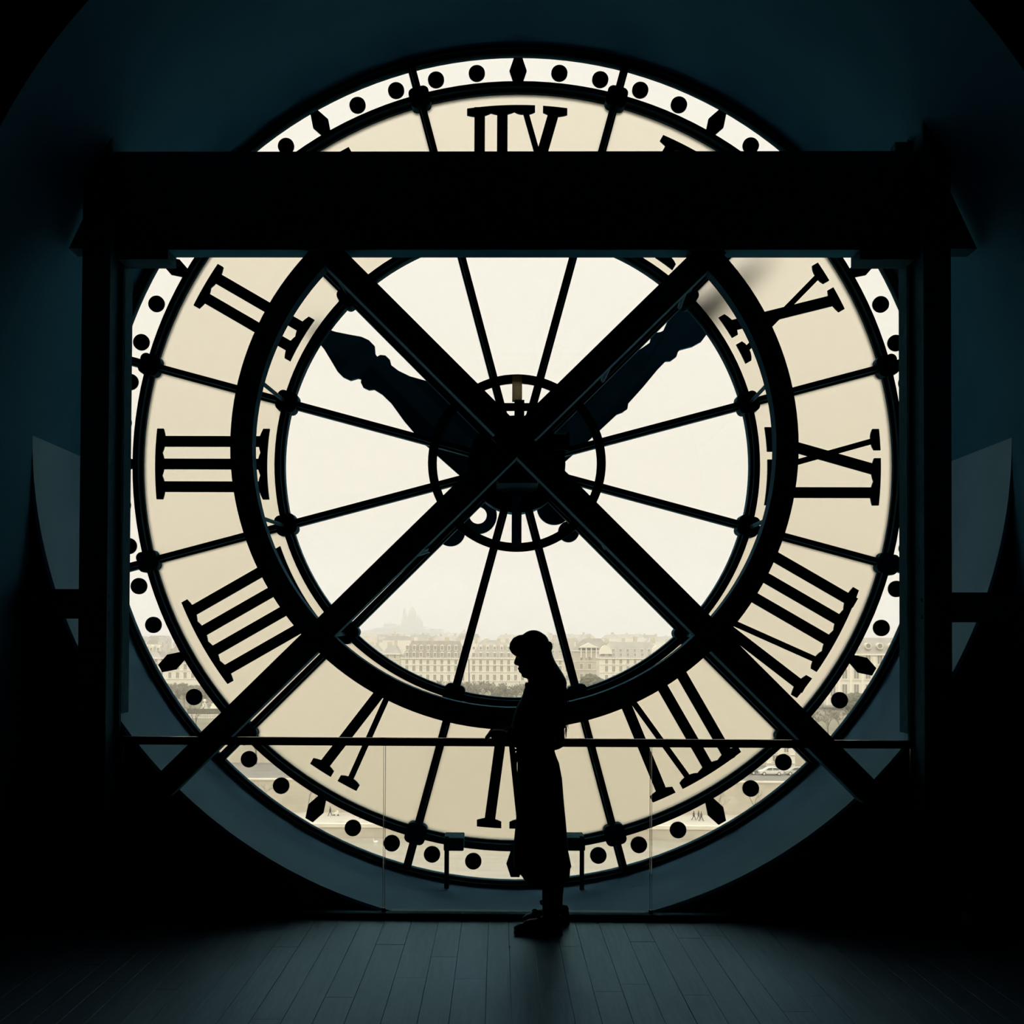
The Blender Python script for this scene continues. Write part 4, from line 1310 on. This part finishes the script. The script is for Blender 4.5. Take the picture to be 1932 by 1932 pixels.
# the hill with its domed church
HY = 2900
HT = at(775, 1180, HY).z
hx = at(770, 1180, HY).x
bm = bmesh.new()
NX, NY = 60, 14
hg = []
for i in range(NX + 1):
    rowv = []
    px = 560 + (1010 - 560) * i / NX
    top = 1180 + 26 * min(1.0, (abs(px - 768) / (150 if px < 768 else 135))) ** 1.5 + rnd.uniform(-1.8, 1.6)
    for j in range(NY + 1):
        Y = HY - 500 + 1000 * j / NY
        k = max(0.0, 1 - ((Y - HY) / 500) ** 2)
        zt = at(px, top, HY).z
        rowv.append(bm.verts.new((at(px, top, HY).x, Y, (ZG - 4) + (zt - ZG + 4) * k)))
    hg.append(rowv)
for i in range(NX):
    for j in range(NY):
        bm.faces.new((hg[i][j], hg[i + 1][j], hg[i + 1][j + 1], hg[i][j + 1]))
tag(obj('hill', bm, M['hillwood'], smooth=True), 'hazy wooded hill rising over the roofs left of the visitor', 'hill')
# little houses strewn over its flank, too many and too small to count
bm = bmesh.new()
for i in range(420):
    px = rnd.uniform(600, 960); py = rnd.uniform(1184, 1208)
    top = 1180 + 26 * min(1.0, (abs(px - 768) / (150 if px < 768 else 135))) ** 1.5
    if py < top + 2: continue
    f = (py - top) / (1212 - top)
    Y = HY - 60 - 420 * min(1, f)
    c = at(px, py, Y); w = rnd.uniform(4, 11); h = rnd.uniform(6, 12)
    box(bm, c.x - w, c.x + w, Y, Y + 10, c.z - 14, c.z + h * .4, rnd.choice((0, 0, 1)))
tag(obj('hillside_houses', bm, [M['lime2'], M['slate']]), 'tiny hazy houses strewn over the hillside', 'houses', kind='stuff')
ch = empty('domed_basilica', (hx, HY - 20, HT - 4), 'hazy white basilica with domes and bell tower on the hilltop', 'church')


def hz(px, py): 
    c = at(px, py, HY - 20); return c.x - hx, c.z - (HT - 4)


def dome(name, px, py0, py1, rpx):
    x_, z0 = hz(px, py0); _, z1 = hz(px, py1); r = rpx * (HY - 20) / 2000; h = z1 - z0
    bm = bmesh.new(); lathe(bm, [(r, z0), (r, z0 + h * .38), (r * 1.05, z0 + h * .40), (r * .98, z0 + h * .55), (r * .75, z0 + h * .74), (r * .38, z0 + h * .86), (r * .2, z0 + h * .88), (r * .2, z0 + h * .95), (r * .04, z1)], 16, (x_, 0, 0))
    return obj(name, bm, M['basilica'], ch)


a0 = hz(758, 1184); a1 = hz(797, 1172)
bm = bmesh.new(); box(bm, a0[0], a1[0], -16, 16, a0[1] - 8, a1[1]); prism(bm, [(a0[0], a1[1]), (a1[0], a1[1]), (a1[0] - 6, a1[1] + 6), (a0[0] + 6, a1[1] + 6)], -14, 14); obj('nave', bm, M['basilica'], ch)
dome('main_dome', 778, 1172, 1144, 7.5); dome('small_dome', 767, 1172, 1160, 3.2); dome('small_dome', 790, 1172, 1160, 3.2)
t0 = hz(760, 1182); t1 = hz(766, 1156)
bm = bmesh.new(); box(bm, t0[0], t1[0], -4, 6, t0[1], t1[1]); lathe(bm, [(4.2, 0), (3.6, 4), (1.0, 12), (0.1, 16)], 12, ((t0[0] + t1[0]) / 2, 1, t1[1])); obj('bell_tower', bm, M['basilica'], ch)
wg = hz(725, 1182); wg2 = hz(748, 1177)
bm = bmesh.new(); box(bm, wg[0], wg2[0], -10, 6, wg[1] - 8, wg2[1]); obj('low_wing', bm, M['basilica'], ch)


# ---- cars on the street
def car(px, Y, label, m, flip=1):
    c = at(px, 1458, Y)
    e = empty('parked_car', (c.x, Y, ZS), label, 'car')
    e.scale = (flip * 1.12, 1.05, 1.12)
    prof = [(-2.15, 0.32), (-2.2, 0.62), (-2.05, 0.80), (-1.25, 0.92), (-0.65, 1.40), (0.0, 1.50), (0.95, 1.46), (1.65, 1.05), (2.1, 0.95), (2.15, 0.45), (2.05, 0.32)]
    bm = bmesh.new(); prism(bm, prof, -0.85, 0.85)
    bmesh.ops.bevel(bm, geom=[q for q in bm.edges], offset=0.06, segments=2, affect='EDGES'); obj('car_body', bm, m, e)
    bm = bmesh.new(); prism(bm, [(-1.02, 0.95), (-0.60, 1.33), (0.0, 1.41), (0.12, 1.41), (0.12, 0.95)], -0.87, 0.87); obj('side_window', bm, M['carglass'], e)
    bm = bmesh.new(); prism(bm, [(0.22, 0.95), (0.22, 1.41), (0.9, 1.38), (1.35, 1.08), (1.3, 0.98)], -0.87, 0.87); obj('side_window', bm, M['carglass'], e)
    bm = bmesh.new(); ring(bm, [(0.02, -0.12), (0.02, 0.12), (0.20, 0.12), (0.33, 0.09), (0.33, -0.09), (0.20, -0.12)], n=20); wm = mesh_of('wheel', bm); wm.materials.append(M['rubber'])
    bm = bmesh.new(); ring(bm, [(0.01, -0.14), (0.01, 0.14), (0.19, 0.125), (0.19, -0.125)], n=12); hm = mesh_of('hubcap', bm); hm.materials.append(M['carpaint'])
    for wx in (-1.35, 1.32):
        for wy in (-0.78, 0.78):
            w = link('wheel', wm, None, e, (wx, wy, 0.33)); link('hubcap', hm, None, w)
    return e


M['carpaint2'] = mat('silver_car_paint', (0.55, 0.53, 0.47), 0.3, spec=0.6)
M['carpaint3'] = mat('dark_grey_car_paint', (0.12, 0.12, 0.10), 0.3, spec=0.6)
car(1454, 216.0, 'white hatchback parked on the street behind the right embankment', M['carpaint'])
car(1503, 216.4, 'silver car half hidden behind the black minute dot, right of the white hatchback', M['carpaint2'])
car(1406, 217.0, 'dark car mostly hidden by the dial ring, left of the white hatchback', M['carpaint3'], -1)


# ---- people on the lower quay
def walker(px, py, Y, z, h, face, stride, label, group=None, coat=None):
    c = at(px, py, Y)
    s = h / 1.72
    bm = bmesh.new()
    tube(bm, [(0, -.09, .92), (stride * .20, -.09, .50), (stride * .34, -.09, .07)], [.10, .075, .05], 8); ball(bm, (stride * .34 + .06, -.09, .05), (.13, .05, .05), 8, 6)
    tube(bm, [(0, .09, .92), (-stride * .10, .09, .50), (-stride * .38, .09, .10)], [.10, .075, .05], 8); ball(bm, (-stride * .38 + .05, .09, .06), (.13, .05, .05), 8, 6)
    slab_loft(bm, [(.74, -.21, .20, .23), (1.0, -.18, .17, .21), (1.2, -.19, .18, .24), (1.40, -.15, .14, .24), (1.47, -.06, .06, .09)], 12)
    tube(bm, [(0, -.22, 1.40), (-stride * .10, -.25, 1.12), (stride * .10, -.24, .88)], [.06, .05, .04], 8)
    tube(bm, [(0, .22, 1.40), (stride * .06, .25, 1.12), (stride * .26, .22, .95)], [.06, .05, .04], 8)
    tube(bm, [(0, 0, 1.42), (.02, 0, 1.54)], .055, 8); ball(bm, (.03, 0, 1.61), (.095, .08, .115), 10, 8); ball(bm, (.0, 0, 1.64), (.10, .09, .10), 10, 8)
    ball(bm, (.125, 0, 1.60), .018, 6, 5)
    for v in bm.verts: v.co = Vector((v.co.x * s * face, v.co.y * s, v.co.z * s))
    o = obj('person', bm, coat or M['coat'], None, (c.x, Y, z), smooth=True)
    return tag(o, label, 'person', group)


walker(1309, 1550, 198.5, ZP, 1.70, 1, 1.0, 'distant person in dark coat walking on the right quay, leftmost of the group')
walker(1318, 1552, 199.2, ZP, 1.62, 1, 0.8, 'distant person in dark clothes walking in the middle of the quay group')
walker(1323, 1555, 197.4, ZP, 1.72, 1, 1.1, 'distant person walking on the right quay, rightmost of the group')
walker(683, 1553, 197.8, ZP, 1.75, -1, 1.1, 'distant walker on the left quay, left of two')
walker(698, 1556, 196.4, ZP, 1.25, -1, 1.0, 'distant child walking behind the walker on the left quay')
walker(623, 1546, 200.6, ZP, 1.74, -1, 1.0, 'distant person pushing a stroller along the left embankment wall')
c = at(634, 1549, 200.6)
st = empty('stroller', (c.x, 200.6, ZP), 'small pale stroller pushed along the left embankment wall', 'stroller')
bm = bmesh.new(); prism(bm, [(-.45, .45), (.35, .40), (.50, .75), (.30, 1.0), (.05, 1.02), (.0, .75), (-.42, .65)], -.25, .25); obj('seat', bm, M['lime2'], st)
for wx in (-.38, .38):
    bm = bmesh.new(); ring(bm, [(.02, -.03), (.02, .03), (.15, .03), (.15, -.03)], n=14, cx=wx, cz=.15); obj('wheel', bm, M['rubber'], st)
bm = bmesh.new(); tube(bm, [(-.38, 0, .15), (.2, 0, .5), (-.7, 0, 1.02)], .02, 6); obj('push_bar', bm, M['rubber'], st)
# swan on the water
c = at(709, 1583, 186.5)
sw = empty('swan', (c.x, c.y, ZW), 'white swan on the river near the far bank, left', 'swan')
sw.scale = (0.62, 0.75, 0.85)
bm = bmesh.new(); ball(bm, (0, 0, .16), (.55, .28, .26), 16, 10); ball(bm, (.45, 0, .32), (.25, .10, .12), 10, 8)
tube(bm, [(-.45, 0, .22), (-.62, 0, .42), (-.58, 0, .66), (-.52, 0, .82), (-.62, 0, .90), (-.74, 0, .84)], [.12, .08, .06, .06, .07, .03], 8)
bd = obj('body', bm, M['swan'], sw); remesh(bd, 0.03, 2)
bm = bmesh.new(); tube(bm, [(-.70, 0, .86), (-.82, 0, .80)], [.035, .012], 6); obj('beak', bm, M['lime3'], sw)

# ---------------------------------------------------------------- haze over the town
hm_ = bpy.data.materials.new('pale_city_haze')
hm_.use_nodes = True
hn = hm_.node_tree; hn.nodes.clear()
ho = hn.nodes.new('ShaderNodeOutputMaterial'); hv = hn.nodes.new('ShaderNodeVolumeScatter')
hv.inputs['Color'].default_value = (1.0, 0.97, 0.90, 1)
hv.inputs['Density'].default_value = 0.00052
hv.inputs['Anisotropy'].default_value = 0.0
hn.links.new(hv.outputs[0], ho.inputs['Volume'])
bm = bmesh.new(); box(bm, -1800, 1800, 16, 3600, -36.5, 190)
hz_o = obj('haze', bm, hm_)
tag(hz_o, 'pale morning haze lying over the river and the town', 'haze', kind='stuff')
